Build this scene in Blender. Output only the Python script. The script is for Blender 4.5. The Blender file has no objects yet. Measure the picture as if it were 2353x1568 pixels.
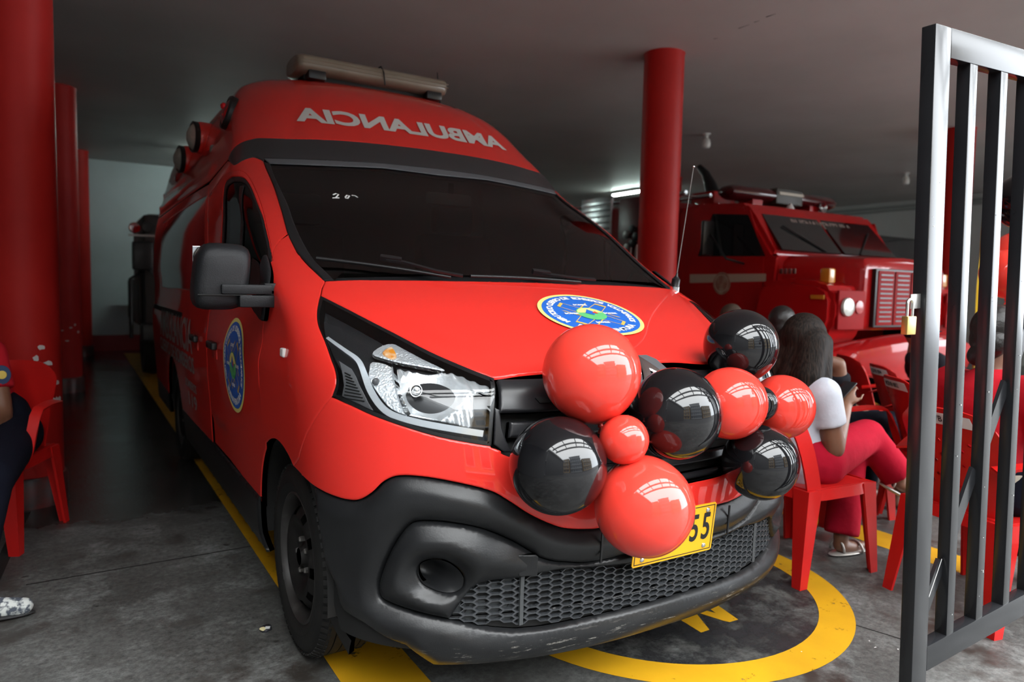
import bpy, bmesh, math, random
import numpy as np
from mathutils import Vector, Matrix
from mathutils.bvhtree import BVHTree
from mathutils.geometry import delaunay_2d_cdt

random.seed(7)
rng = np.random.default_rng(7)
SC = bpy.context.scene
COL = SC.collection
PI = math.pi

# ------------------------------------------------------------------ camera
W, H = 2353, 1568
CAM = np.array([-1.5431, -1.5590, 1.2855])
YAW, PITCH, ROLL = [math.radians(a) for a in (-31.678, -4.255, 1.257)]
FPX = 1630.0
_f = np.array([-math.sin(YAW)*math.cos(PITCH), math.cos(YAW)*math.cos(PITCH), math.sin(PITCH)])
_r = np.array([math.cos(YAW), math.sin(YAW), 0.0])
_u = np.cross(_r, _f)
_r, _u = math.cos(ROLL)*_r + math.sin(ROLL)*_u, -math.sin(ROLL)*_r + math.cos(ROLL)*_u
cd = bpy.data.cameras.new('camera')
cam = bpy.data.objects.new('camera', cd)
COL.objects.link(cam)
cam.matrix_world = Matrix(((_r[0], _u[0], -_f[0], CAM[0]), (_r[1], _u[1], -_f[1], CAM[1]),
                           (_r[2], _u[2], -_f[2], CAM[2]), (0, 0, 0, 1)))
cd.sensor_width = 36.0
cd.lens = FPX/W*36.0
cd.clip_start = 0.05
cd.dof.use_dof = True
cd.dof.focus_distance = 2.3
cd.dof.aperture_fstop = 2.4
SC.camera = cam

# ------------------------------------------------------------------ light: an overcast sky, seen through the open front
wd = bpy.data.worlds.new('overcast')
SC.world = wd
wd.use_nodes = True
nt = wd.node_tree
bg = nt.nodes['Background']
tc = nt.nodes.new('ShaderNodeTexCoord')
sp = nt.nodes.new('ShaderNodeSeparateXYZ')
rp = nt.nodes.new('ShaderNodeValToRGB')
nt.links.new(tc.outputs['Generated'], sp.inputs[0])
nt.links.new(sp.outputs['Z'], rp.inputs[0])
rp.color_ramp.elements[0].position = 0.0
rp.color_ramp.elements[0].color = (0.72, 0.78, 0.84, 1)
rp.color_ramp.elements[1].position = 0.8
rp.color_ramp.elements[1].color = (0.98, 1.0, 1.0, 1)
nt.links.new(rp.outputs[0], bg.inputs[0])
bg.inputs[1].default_value = 6.6
SC.view_settings.view_transform = 'Standard'
SC.view_settings.look = 'None'
SC.view_settings.gamma = 1.0
SC.view_settings.use_curve_mapping = False
SC.view_settings.exposure = 1.2

# ------------------------------------------------------------------ pixel helpers (photo 2353 x 1568)
def ray(px, py):
    return _f + _r*(px - W/2)/FPX - _u*(py - H/2)/FPX
def at(px, py, X=None, Y=None, Z=None):
    d = ray(px, py)
    t = (X-CAM[0])/d[0] if X is not None else (Y-CAM[1])/d[1] if Y is not None else (Z-CAM[2])/d[2]
    return Vector(CAM + d*t)
def zc(x0, y0, s, pts):
    return [(x0+x/s, y0+y/s) for x, y in pts]

# ------------------------------------------------------------------ materials
MATS = {}
def mat(name, col, rough=0.5, metal=0.0, coat=0.0, spec=0.5, trans=0.0, emit=None, estr=0.0, alpha=1.0,
        noise=None, bump=None, ior=1.45, sub=0.0, sheen=0.0):
    """noise=(scale, colour2, contrast_lo, contrast_hi)  bump=(scale, strength)"""
    if name in MATS: return MATS[name]
    m = bpy.data.materials.new(name); MATS[name] = m
    m.use_nodes = True
    n = m.node_tree.nodes; l = m.node_tree.links
    b = n['Principled BSDF']
    c4 = (*col, 1)
    b.inputs['Base Color'].default_value = c4
    b.inputs['Roughness'].default_value = rough
    b.inputs['Metallic'].default_value = metal
    b.inputs['Coat Weight'].default_value = coat
    b.inputs['Coat Roughness'].default_value = 0.03
    b.inputs['Specular IOR Level'].default_value = spec
    b.inputs['Transmission Weight'].default_value = trans
    b.inputs['IOR'].default_value = ior
    b.inputs['Alpha'].default_value = alpha
    b.inputs['Subsurface Weight'].default_value = sub
    b.inputs['Sheen Weight'].default_value = sheen
    if emit:
        b.inputs['Emission Color'].default_value = (*emit, 1)
        b.inputs['Emission Strength'].default_value = estr
    if noise or bump:
        tc = n.new('ShaderNodeTexCoord')
    if noise:
        t = n.new('ShaderNodeTexNoise'); t.inputs['Scale'].default_value = noise[0]; t.inputs['Detail'].default_value = 6
        l.new(tc.outputs['Object'], t.inputs['Vector'])
        r = n.new('ShaderNodeValToRGB')
        r.color_ramp.elements[0].position = noise[2]; r.color_ramp.elements[1].position = noise[3]
        r.color_ramp.elements[0].color = c4; r.color_ramp.elements[1].color = (*noise[1], 1)
        l.new(t.outputs[0], r.inputs[0]); l.new(r.outputs[0], b.inputs['Base Color'])
    if bump:
        t = n.new('ShaderNodeTexNoise'); t.inputs['Scale'].default_value = bump[0]; t.inputs['Detail'].default_value = 5
        l.new(tc.outputs['Object'], t.inputs['Vector'])
        bp = n.new('ShaderNodeBump'); bp.inputs['Strength'].default_value = bump[1]; bp.inputs['Distance'].default_value = 0.01
        l.new(t.outputs[0], bp.inputs['Height']); l.new(bp.outputs[0], b.inputs['Normal'])
    return m

def glass_mat(name, tint, gloss=0.08, rough=0.0):
    """thin pane: tinted see-through plus mirror reflection by angle"""
    m = bpy.data.materials.new(name); MATS[name] = m
    m.use_nodes = True
    n = m.node_tree.nodes; l = m.node_tree.links
    n.remove(n['Principled BSDF'])
    out = n['Material Output']
    tr = n.new('ShaderNodeBsdfTransparent'); tr.inputs[0].default_value = (*tint, 1)
    gl = n.new('ShaderNodeBsdfGlossy'); gl.inputs['Roughness'].default_value = rough
    lw = n.new('ShaderNodeFresnel'); lw.inputs['IOR'].default_value = 1.5
    mx = n.new('ShaderNodeMixShader')
    l.new(lw.outputs[0], mx.inputs[0]); l.new(tr.outputs[0], mx.inputs[1]); l.new(gl.outputs[0], mx.inputs[2])
    l.new(mx.outputs[0], out.inputs[0])
    return m

# ------------------------------------------------------------------ object helpers
def thing(name, label, cat, loc=(0, 0, 0), rotz=0.0, group=None):
    o = bpy.data.objects.new(name, None); COL.objects.link(o)
    o.empty_display_size = 0.1
    o.location = loc; o.rotation_euler = (0, 0, rotz)
    o['label'] = label; o['category'] = cat
    if group: o['group'] = group
    return o
def tag(o, label, cat, group=None):
    o['label'] = label; o['category'] = cat
    if group: o['group'] = group
    return o
def pm(o):
    """world matrix of an empty from its own channels (nothing is evaluated yet)"""
    m = Matrix.LocRotScale(o.location, o.rotation_euler, o.scale)
    return pm(o.parent) @ o.matrix_parent_inverse @ m if o.parent else m
def obj(name, me, m=None, parent=None, world=True, kind=None):
    o = bpy.data.objects.new(name, me); COL.objects.link(o)
    if m is not None and len(me.materials) == 0:
        for mm in (m if isinstance(m, (list, tuple)) else [m]): me.materials.append(mm)
    if parent is not None:
        o.parent = parent
        if world: o.matrix_parent_inverse = pm(parent).inverted()
    if kind: o['kind'] = kind
    return o
def struct(name, me, m):
    o = obj(name, me, m); o['kind'] = 'structure'; return o
def mk(verts, faces, smooth=True):
    me = bpy.data.meshes.new('m')
    me.from_pydata([tuple(v) for v in verts], [], [tuple(f) for f in faces])
    if smooth: me.polygons.foreach_set('use_smooth', [True]*len(me.polygons))
    me.update(); return me
def bm_to(bm, smooth=False, auto=None):
    me = bpy.data.meshes.new('m')
    bmesh.ops.recalc_face_normals(bm, faces=bm.faces)
    bm.to_mesh(me); bm.free()
    if smooth: me.polygons.foreach_set('use_smooth', [True]*len(me.polygons))
    if auto is not None:
        try: me.set_sharp_from_angle(angle=auto)
        except Exception: pass
    me.update(); return me
def bx(bm, c, s, bev=0.0, rot=None, seg=2):
    """a bevelled box into bm: centre, full size"""
    t = bmesh.new(); bmesh.ops.create_cube(t, size=1)
    for v in t.verts: v.co = Vector((v.co.x*s[0], v.co.y*s[1], v.co.z*s[2]))
    if bev: bmesh.ops.bevel(t, geom=list(t.edges), offset=bev, segments=seg, affect='EDGES', profile=0.6)
    M = Matrix.Translation(c) @ (rot if rot is not None else Matrix())
    for v in t.verts: v.co = M @ v.co
    add_bm(bm, t)
def add_bm(bm, t):
    mp = {v: bm.verts.new(v.co) for v in t.verts}
    for f in t.faces:
        try: bm.faces.new([mp[v] for v in f.verts])
        except ValueError: pass
    t.free()
def box_me(c, s, bev=0.0, rot=None, seg=2):
    bm = bmesh.new(); bx(bm, c, s, bev, rot, seg); return bm_to(bm, smooth=bev > 0, auto=0.6)
def tube(bm, pts, r, n=8, cap=True):
    """round tube through points; r number or list"""
    P = [Vector(p) for p in pts]; N = len(P)
    R = r if isinstance(r, (list, tuple)) else [r]*N
    rings = []; ref = None
    for i in range(N):
        t = (P[min(i+1, N-1)]-P[max(i-1, 0)]).normalized()
        if ref is None:
            ref = Vector((0, 0, 1)) if abs(t.z) < 0.9 else Vector((1, 0, 0))
        a = t.cross(ref)
        if a.length < 1e-6: a = t.orthogonal()
        a.normalize(); b = a.cross(t).normalized(); ref = b
        rings.append([bm.verts.new(P[i]+(a*math.cos(2*PI*k/n)+b*math.sin(2*PI*k/n))*R[i]) for k in range(n)])
    for i in range(N-1):
        for k in range(n):
            bm.faces.new((rings[i][k], rings[i][(k+1) % n], rings[i+1][(k+1) % n], rings[i+1][k]))
    if cap:
        bm.faces.new(rings[0][::-1]); bm.faces.new(rings[-1])
def tube_me(pts, r, n=8, smooth=True):
    bm = bmesh.new(); tube(bm, pts, r, n); return bm_to(bm, smooth=smooth, auto=0.9)
def ribbon(bm, pts, w, t, up):
    """flat bar along points, width w along `up`-perp, thickness t along up (callable or vector)"""
    P = [Vector(p) for p in pts]; N = len(P); rings = []
    for i in range(N):
        d = (P[min(i+1, N-1)]-P[max(i-1, 0)]).normalized()
        u = Vector(up(i) if callable(up) else up).normalized()
        s = d.cross(u).normalized(); u = s.cross(d).normalized()
        ww = w[i] if isinstance(w, (list, tuple)) else w
        rings.append([bm.verts.new(P[i]+s*a*ww/2+u*b*t/2) for a, b in ((-1, -1), (1, -1), (1, 1), (-1, 1))])
    for i in range(N-1):
        for k in range(4):
            bm.faces.new((rings[i][k], rings[i][(k+1) % 4], rings[i+1][(k+1) % 4], rings[i+1][k]))
    bm.faces.new(rings[0][::-1]); bm.faces.new(rings[-1])
def lathe(bm, prof, n=32, M=None, close=False):
    """profile [(radius, h)] turned about local Z"""
    M = M or Matrix(); rings = []
    for r, h in prof:
        if r < 1e-6: rings.append([bm.verts.new(M @ Vector((0, 0, h)))])
        else: rings.append([bm.verts.new(M @ Vector((r*math.cos(2*PI*k/n), r*math.sin(2*PI*k/n), h))) for k in range(n)])
    for a, b in zip(rings, rings[1:]+([rings[0]] if close else [])):
        for k in range(n):
            j = (k+1) % n
            vs = [a[0] if len(a) == 1 else a[k], a[0] if len(a) == 1 else a[j], b[0] if len(b) == 1 else b[j], b[0] if len(b) == 1 else b[k]]
            u = []
            for v in vs:
                if v not in u: u.append(v)
            if len(u) > 2:
                try: bm.faces.new(u)
                except ValueError: pass
def lathe_me(prof, n=32, M=None, auto=0.7, close=False):
    bm = bmesh.new(); lathe(bm, prof, n, M, close); return bm_to(bm, smooth=True, auto=auto)
def aim(loc, d, up=(0, 0, 1)):
    """matrix with local Z along d at loc"""
    z = Vector(d).normalized(); x = Vector(up).cross(z)
    if x.length < 1e-5: x = Vector((1, 0, 0)).cross(z)
    x.normalize(); y = z.cross(x)
    return Matrix(((x.x, y.x, z.x, loc[0]), (x.y, y.y, z.y, loc[1]), (x.z, y.z, z.z, loc[2]), (0, 0, 0, 1)))
def prism(bm, poly, h0, h1, M=None):
    """2D polygon extruded along local Z between h0 and h1"""
    M = M or Matrix()
    a = [bm.verts.new(M @ Vector((x, y, h0))) for x, y in poly]
    b = [bm.verts.new(M @ Vector((x, y, h1))) for x, y in poly]
    bm.faces.new(a[::-1]); bm.faces.new(b)
    for i in range(len(a)):
        j = (i+1) % len(a); bm.faces.new((a[i], a[j], b[j], b[i]))
def prism_me(poly, h0, h1, M=None, bev=0.0):
    bm = bmesh.new(); prism(bm, poly, h0, h1, M)
    if bev:
        bmesh.ops.bevel(bm, geom=list(bm.edges), offset=bev, segments=2, affect='EDGES')
    return bm_to(bm, smooth=bev > 0, auto=0.6)
def copy_tree(o, parent=None):
    c = o.copy(); COL.objects.link(c); c.parent = parent
    for ch in o.children: copy_tree(ch, c)
    return c

def text_geo(s, size=1.0, bold=0.0, align='CENTER'):
    """flat lettering as (verts 2D, faces)"""
    cu = bpy.data.curves.new('t', 'FONT'); cu.body = s; cu.size = size; cu.align_x = align; cu.align_y = 'CENTER'
    cu.offset = bold; cu.resolution_u = 4
    o = bpy.data.objects.new('t', cu); COL.objects.link(o)
    dg = bpy.context.evaluated_depsgraph_get(); dg.update()
    me = o.evaluated_get(dg).to_mesh()
    V = [(v.co.x, v.co.y) for v in me.vertices]; F = [tuple(p.vertices) for p in me.polygons]
    o.evaluated_get(dg).to_mesh_clear()
    bpy.data.objects.remove(o); bpy.data.curves.remove(cu)
    return V, F
def fine(V, F, maxlen):
    """split a flat triangulation until no edge is longer than maxlen"""
    bm = bmesh.new(); vs = [bm.verts.new((x, y, 0)) for x, y in V]
    for f in F:
        try: bm.faces.new([vs[i] for i in f])
        except ValueError: pass
    bmesh.ops.triangulate(bm, faces=bm.faces)
    for _ in range(6):
        e = [e for e in bm.edges if e.calc_length() > maxlen]
        if not e: break
        bmesh.ops.subdivide_edges(bm, edges=e, cuts=1)
        bmesh.ops.triangulate(bm, faces=[f for f in bm.faces if len(f.verts) > 3])
    bm.verts.index_update()
    out = [(v.co.x, v.co.y) for v in bm.verts], [tuple(v.index for v in f.verts) for f in bm.faces]
    bm.free(); return out
def flat_text(name, s, size, bold, m, M, parent, align='CENTER', squash=1.0):
    V, F = text_geo(s, size, bold, align)
    return obj(name, mk([M @ Vector((x*squash, y, 0)) for x, y in V], F, False), m, parent)
# ================================================================== the setting
CEIL = 3.4
def floor_material():
    m = bpy.data.materials.new('worn_concrete_floor'); m.use_nodes = True
    n = m.node_tree.nodes; l = m.node_tree.links; b = n['Principled BSDF']
    tc = n.new('ShaderNodeTexCoord')
    def noise(scale, det=8, rough=0.6):
        t = n.new('ShaderNodeTexNoise'); t.inputs['Scale'].default_value = scale
        t.inputs['Detail'].default_value = det; t.inputs['Roughness'].default_value = rough
        l.new(tc.outputs['Object'], t.inputs['Vector']); return t
    def ramp(src, p0, c0, p1, c1):
        r = n.new('ShaderNodeValToRGB'); r.color_ramp.elements[0].position = p0; r.color_ramp.elements[1].position = p1
        r.color_ramp.elements[0].color = (*c0, 1); r.color_ramp.elements[1].color = (*c1, 1)
        l.new(src, r.inputs[0]); return r
    def mix(fac, a, b_, mode='MIX'):
        x = n.new('ShaderNodeMix'); x.data_type = 'RGBA'; x.blend_type = mode
        if isinstance(fac, float): x.inputs[0].default_value = fac
        else: l.new(fac, x.inputs[0])
        for s, v in ((6, a), (7, b_)):
            if isinstance(v, tuple): x.inputs[s].default_value = (*v, 1)
            else: l.new(v, x.inputs[s])
        return x.outputs[2]
    base = ramp(noise(1.3).outputs[0], .32, (.045, .044, .041), .68, (.108, .109, .104))
    grain = ramp(noise(38, 8, .78).outputs[0], .34, (.45, .45, .45), .68, (1.55, 1.55, 1.55))
    c = mix(1.0, base.outputs[0], grain.outputs[0], 'MULTIPLY')
    st = ramp(noise(2.3, 10, .65).outputs[0], .52, (0, 0, 0), .62, (1, 1, 1))          # dark dirt stains
    c = mix(st.outputs[0], c, (.035, .03, .026))
    lt_ = ramp(noise(4.2, 9, .7).outputs[0], .50, (0, 0, 0), .70, (1, 1, 1))           # pale scuffed patches
    c = mix(lt_.outputs[0], c, mix(1.0, (.165, .17, .165), grain.outputs[0], 'MULTIPLY'))
    sp_ = ramp(noise(7, 3, .5).outputs[0], .69, (0, 0, 0), .73, (1, 1, 1))            # small oil spots
    c = mix(sp_.outputs[0], c, (.015, .013, .011))
    # the wet area: everything deeper than a ragged line in the left bay
    sx = n.new('ShaderNodeSeparateXYZ'); l.new(tc.outputs['Object'], sx.inputs[0])
    wn = noise(1.6, 6, .6)
    ma = n.new('ShaderNodeMath'); ma.operation = 'MULTIPLY_ADD'; ma.inputs[1].default_value = 0.9; ma.inputs[2].default_value = -0.45
    l.new(wn.outputs[0], ma.inputs[0])
    ad = n.new('ShaderNodeMath'); ad.operation = 'ADD'; l.new(sx.outputs['Y'], ad.inputs[0]); l.new(ma.outputs[0], ad.inputs[1])
    mr = n.new('ShaderNodeMapRange'); mr.inputs[1].default_value = 2.62; mr.inputs[2].default_value = 2.78
    l.new(ad.outputs[0], mr.inputs[0])
    c = mix(mr.outputs[0], c, mix(0.72, c, (.012, .010, .009)))
    l.new(c, b.inputs['Base Color'])
    rr = n.new('ShaderNodeMapRange'); rr.inputs[3].default_value = .62; rr.inputs[4].default_value = .16
    l.new(mr.outputs[0], rr.inputs[0]); 
    # damp patches between the chairs are smoother too
    dm = n.new('ShaderNodeMath'); dm.operation = 'MULTIPLY'; dm.inputs[1].default_value = -.22; l.new(st.outputs[0], dm.inputs[0])
    r2 = n.new('ShaderNodeMath'); r2.operation = 'ADD'; l.new(rr.outputs[0], r2.inputs[0]); l.new(dm.outputs[0], r2.inputs[1])
    l.new(r2.outputs[0], b.inputs['Roughness'])
    bp = n.new('ShaderNodeBump'); bp.inputs['Strength'].default_value = .25; bp.inputs['Distance'].default_value = .004
    l.new(noise(45, 6, .7).outputs[0], bp.inputs['Height']); l.new(bp.outputs[0], b.inputs['Normal'])
    return m

def paint_material(name, col, lo, hi, scale=9.0):
    """road paint worn through to the concrete: alpha by noise"""
    m = bpy.data.materials.new(name); m.use_nodes = True
    n = m.node_tree.nodes; l = m.node_tree.links; b = n['Principled BSDF']
    tc = n.new('ShaderNodeTexCoord')
    t = n.new('ShaderNodeTexNoise'); t.inputs['Scale'].default_value = scale; t.inputs['Detail'].default_value = 12; t.inputs['Roughness'].default_value = .72
    l.new(tc.outputs['Object'], t.inputs['Vector'])
    r = n.new('ShaderNodeValToRGB'); r.color_ramp.elements[0].position = lo; r.color_ramp.elements[1].position = hi
    r.color_ramp.elements[0].color = (1, 1, 1, 1); r.color_ramp.elements[1].color = (0, 0, 0, 1)
    l.new(t.outputs[0], r.inputs[0]); l.new(r.outputs[0], b.inputs['Alpha'])
    t2 = n.new('ShaderNodeTexNoise'); t2.inputs['Scale'].default_value = 4; t2.inputs['Detail'].default_value = 8
    l.new(tc.outputs['Object'], t2.inputs['Vector'])
    r2 = n.new('ShaderNodeValToRGB'); r2.color_ramp.elements[0].position = .3; r2.color_ramp.elements[1].position = .7
    r2.color_ramp.elements[0].color = (*[c*.8 for c in col], 1); r2.color_ramp.elements[1].color = (*col, 1)
    l.new(t2.outputs[0], r2.inputs[0]); l.new(r2.outputs[0], b.inputs['Base Color'])
    b.inputs['Roughness'].default_value = .5
    return m

M_floor = floor_material()
M_yellow = paint_material('worn_yellow_paint', (.66, .345, .008), .60, .66)
M_black_paint = paint_material('worn_black_paint', (.022, .022, .024), .42, .58, 3.5)
M_ceil = mat('painted_ceiling', (.56, .54, .525), .55, noise=(.8, (.49, .47, .455), .35, .65), bump=(3, .12))
M_wall = mat('painted_wall', (.52, .58, .60), .6, noise=(1.1, (.46, .51, .53), .35, .7))
M_wall_r = mat('painted_wall_right', (.55, .55, .55), .6, noise=(.9, (.48, .48, .48), .35, .7))
M_red_wall = mat('red_baseboard', (.30, .02, .02), .5)
def column_material():
    m = mat('red_column_paint', (.46, .018, .014), .5, 0, 0, .2, noise=(2.2, (.38, .013, .011), .3, .7), bump=(5, .05))
    return m
M_col = column_material()
M_white_chip = mat('bare_plaster', (.62, .60, .57), .8)

fl = struct('floor', mk([(-9, -4, 0), (22, -4, 0), (22, 14, 0), (-9, 14, 0)], [(0, 1, 2, 3)], False), M_floor)
struct('street_ground', mk([(-60, -60, -.02), (70, -60, -.02), (70, -4, -.02), (-60, -4, -.02)], [(0, 1, 2, 3)], False), mat('asphalt', (.045, .045, .047), .7, noise=(3, (.06, .06, .06), .3, .7)))
def mark(name, poly, m, z=.0012):
    return obj(name, mk([(x, y, z) for x, y in poly], [tuple(range(len(poly)))], False), m, fl)
mark('yellow_bay_line', [(-.835, .2), (-.58, .2), (-.58, 12.5), (-.835, 12.5)], M_yellow)
mark('yellow_bay_line', [(1.965, .0), (2.195, .0), (2.195, 12.5), (1.965, 12.5)], M_yellow)
mark('yellow_bay_line', [(6.55, 1.5), (6.78, 1.5), (6.78, 12.5), (6.55, 12.5)], M_yellow)
def ring(name, c, r0, r1, m, z, a0=0, a1=2*PI, n=96):
    V = []; F = []
    for k in range(n+1):
        a = a0+(a1-a0)*k/n
        V += [(c[0]+r0*math.cos(a), c[1]+r0*math.sin(a), z), (c[0]+r1*math.cos(a), c[1]+r1*math.sin(a), z)]
    for k in range(n): F.append((2*k, 2*k+1, 2*k+3, 2*k+2))
    return obj(name, mk(V, F, False), m, fl)
ring('black_disc_paint', (.6, .675), 0.001, .665, M_black_paint, .0008)
ring('yellow_circle_paint', (.6, .675), .662, .795, M_yellow, .0013)
mark('yellow_letter_stroke', [(.45, .262), (.495, .262), (.56, .40), (.60, .29), (.613, .268), (.66, .266), (.70, .46), (.65, .465), (.625, .35), (.565, .47), (.512, .458), (.462, .475)], M_yellow, .0014)
mark('yellow_letter_stroke', [(.75, .5), (.80, .5), (.83, .72), (.78, .72)], M_yellow, .0014)
mark('yellow_letter_stroke', [(.30, .5), (.35, .5), (.33, .72), (.28, .72)], M_yellow, .0014)

def strip(name, p, q, w, m, z=.0010):
    a = at(*p, Z=0); b = at(*q, Z=0); d = (b-a).normalized(); n = Vector((-d.y, d.x, 0))*w/2
    return obj(name, mk([(v.x, v.y, z) for v in (a-n, b-n, b+n, a+n)], [(0, 1, 2, 3)], False), m, fl)
M_joint = mat('dirty_joint', (.012, .011, .010), .8)
strip('floor_joint', (60, 1345), (600, 1252), .010, M_joint)
strip('floor_joint', (1893, 1415), (2085, 1474), .007, M_joint)
strip('floor_groove', (-20, 1345), (58, 1178), .05, M_joint)
# slab over the bays, open towards the street
struct('ceiling', box_me((6.5, 6.2, CEIL+.15), (31, 14.4, .3)), M_ceil)
for (p0, p1) in (((1697, 65), (1722, 56)), ((1733, 51), (1745, 47)), ((1760, 39), (1783, 31)), ((1640, 89), (1650, 87))):
    a_, b_ = at(*p0, Z=CEIL), at(*p1, Z=CEIL); d_ = (b_-a_).normalized(); n_ = Vector((-d_.y, d_.x, 0))*.006
    obj('ceiling_crack', mk([(v.x, v.y, CEIL-.0015) for v in (a_-n_, b_-n_*.3, b_+n_*.3, a_+n_)], [(3, 2, 1, 0)], False), M_joint, bpy.data.objects['ceiling'])
struct('wall_back', box_me((6.5, 13.35, CEIL/2), (31, .3, CEIL)), M_wall)
struct('wall_right', box_me((14.25, 6.0, CEIL/2), (.3, 14.6, CEIL)), M_wall_r)
struct('wall_left', box_me((-3.35, 6.0, CEIL/2), (.3, 14.6, CEIL)), mat('dark_side_wall', (.10, .10, .10), .8))
struct('baseboard_back', box_me((6.5, 13.17, .14), (31, .06, .28)), M_red_wall)
struct('trim_1', box_me((14.06, 6.0, CEIL-.12), (.07, 14.4, .05)), mat('conduit', (.25, .25, .25), .5))
struct('trim_2', box_me((14.06, 6.0, CEIL-.2), (.05, 14.4, .03)), MATS['conduit'])

def column(x, y, label, r=.178, chips=0):
    c = thing('round_column', label, 'column', (x, y, 0), 0, 'red columns carrying the slab')
    bm = bmesh.new(); lathe(bm, [(r, 0.16), (r, CEIL-.02), (r+.006, CEIL)], 40)
    obj('shaft', bm_to(bm, True), M_col, c, world=False)
    bm = bmesh.new(); lathe(bm, [(r+.02, 0), (r+.02, .15), (r+.012, .17), (r-.01, .17)], 40)
    obj('base_band', bm_to(bm, True, .6), mat('column_base', (.14, .022, .02), .35, noise=(9, (.05, .03, .03), .4, .65)), c, world=False)
    for k in range(chips):
        a = random.uniform(-1.9, -.6) if chips < 4 else -1.9+1.5*k/chips
        z = random.uniform(.55, .95); w, h = random.uniform(.012, .04), random.uniform(.008, .02)
        pts = []
        for q in range(9):
            t = 2*PI*q/9; rr = random.uniform(.6, 1.1)
            aa = a+w*rr*math.cos(t)/r; zz = z+h*rr*math.sin(t)
            pts.append(((r+.0015)*math.cos(aa), (r+.0015)*math.sin(aa), zz))
        obj('bare_plaster_chip', mk(pts, [tuple(range(9))], False), M_white_chip, c, world=False)
    return c
e = at(131, 560, Y=3.45)
c1 = column(e.x-.166, 3.3, 'red round column nearest the left edge, behind the plastic armchair', chips=9)
a = [(.18*math.cos(t), .18*math.sin(t), z+.006*math.sin(40*t)) for z in (.575, .61) for t in np.linspace(-1.75, -.35, 24)]
obj('bare_plaster_chip', mk(a, [(i, i+1, i+25, i+24) for i in range(23)], False), M_white_chip, c1, world=False)
e = at(180, 500, Y=8.05); column(e.x-.17, 7.95, 'red round column standing second in the left row', chips=6)
e = at(207, 600, Y=12.5); column(e.x-.17, 12.4, 'dark red round column deepest in the left row by the back wall')
column(2.99, 3.30, 'red round column behind the ambulance hood, right of the windshield')
column(7.96, 3.25, 'red round column seen between the gate post and the first gate bar')
column(7.96, 8.3, 'red column whose top shows behind the truck light bar')
column(2.99, 8.3, 'red column mostly hidden behind the ambulance roof')

# fluorescent tubes burning deep in the hall
M_tube = mat('fluorescent_tube', (.8, .9, .85), .4, emit=(.80, 1.0, .93), estr=45.0)
def tube_light(p, ang, label):
    t = thing('fluorescent_light', label, 'tube light', (p.x, p.y, CEIL), ang, 'fluorescent lights at the back of the hall')
    obj('housing', box_me((0, 0, -.03), (.10, 1.25, .06), .01), mat('lamp_housing', (.5, .5, .5), .5), t, world=False)
    obj('tube', tube_me([(0, -.58, -.08), (0, .58, -.08)], .018, 10), M_tube, t, world=False)
tube_light(at(1450, 440, Z=CEIL-.05), 0, 'lit fluorescent tube showing left of the centre column')
tube_light(Vector((.75, 11.0, CEIL)), PI/2, 'lit fluorescent tube hidden behind the ambulance roof')

# ------------------------------------------------------------------ the street side: what the paint and balloons mirror
M_y_build = mat('ochre_render', (.30, .19, .07), .7, noise=(2, (.24, .15, .06), .3, .7))
M_g_build = mat('grey_render', (.22, .235, .25), .7, noise=(2, (.18, .19, .20), .3, .7))
M_win = mat('dark_window_glass', (.03, .04, .05), .1)
M_conc = mat('pale_concrete', (.33, .33, .32), .7)
def building(label, x0, x1, y, h, m, floors, cols, depth=8):
    b = thing('apartment_building', label, 'building', ((x0+x1)/2, y, 0), 0)
    obj('wall', box_me(((x0+x1)/2, y-depth/2, h/2), (x1-x0, depth, h)), m, b)
    obj('roof', box_me(((x0+x1)/2, y-depth/2, h+.15), (x1-x0+.8, depth+.8, .3)), M_conc, b)
    fh = h/floors; cw = (x1-x0)/cols
    for i in range(floors):
        obj('balcony_slab', box_me(((x0+x1)/2, y+.45, i*fh+fh*.08), (x1-x0, .9, .14)), M_conc, b)
        for j in range(cols):
            f = obj('window', box_me((x0+(j+.5)*cw, y+.02, i*fh+fh*.55), (cw*.62, .06, fh*.52)), M_conc, b)
            obj('pane', box_me((x0+(j+.5)*cw, y+.06, i*fh+fh*.55), (cw*.52, .03, fh*.44)), M_win, f)
building('ochre apartment block across the street, mirrored in the balloons', -12, -3.2, -17, 9.5, M_y_build, 4, 4)
building('grey apartment block across the street with rows of balconies', -2.6, 7, -19, 12.0, M_g_build, 5, 5)
building('low ochre house across the street at the far right', 8, 20, -18, 8.5, M_y_build, 3, 4)
M_steel = mat('dark_steel', (.05, .05, .055), .45, .6)
building('low grey house across the street at the far left', -26, -13, -18, 8.5, M_g_build, 3, 5)
building('unseen dark building added left of the garage opening to block the sky', -14, -4.2, -1.9, 4.6, mat('dark_render', (.06, .06, .06), .7), 2, 4, 7.0)  # out of view, added to cut the skylight reaching the van's left side
cp = thing('street_canopy', 'steel canopy frame fixed in front of the slab edge', 'canopy', (4, -1.6, CEIL))
for yy in (-1.6, -2.3):
    obj('beam', box_me((6, yy, CEIL+.1), (17, .12, .2)), M_steel, cp)
for k in range(12):
    obj('rafter', box_me((-2.2+k*1.45, -1.65, CEIL+.18), (.08, 1.3, .1)), M_steel, cp)
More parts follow.
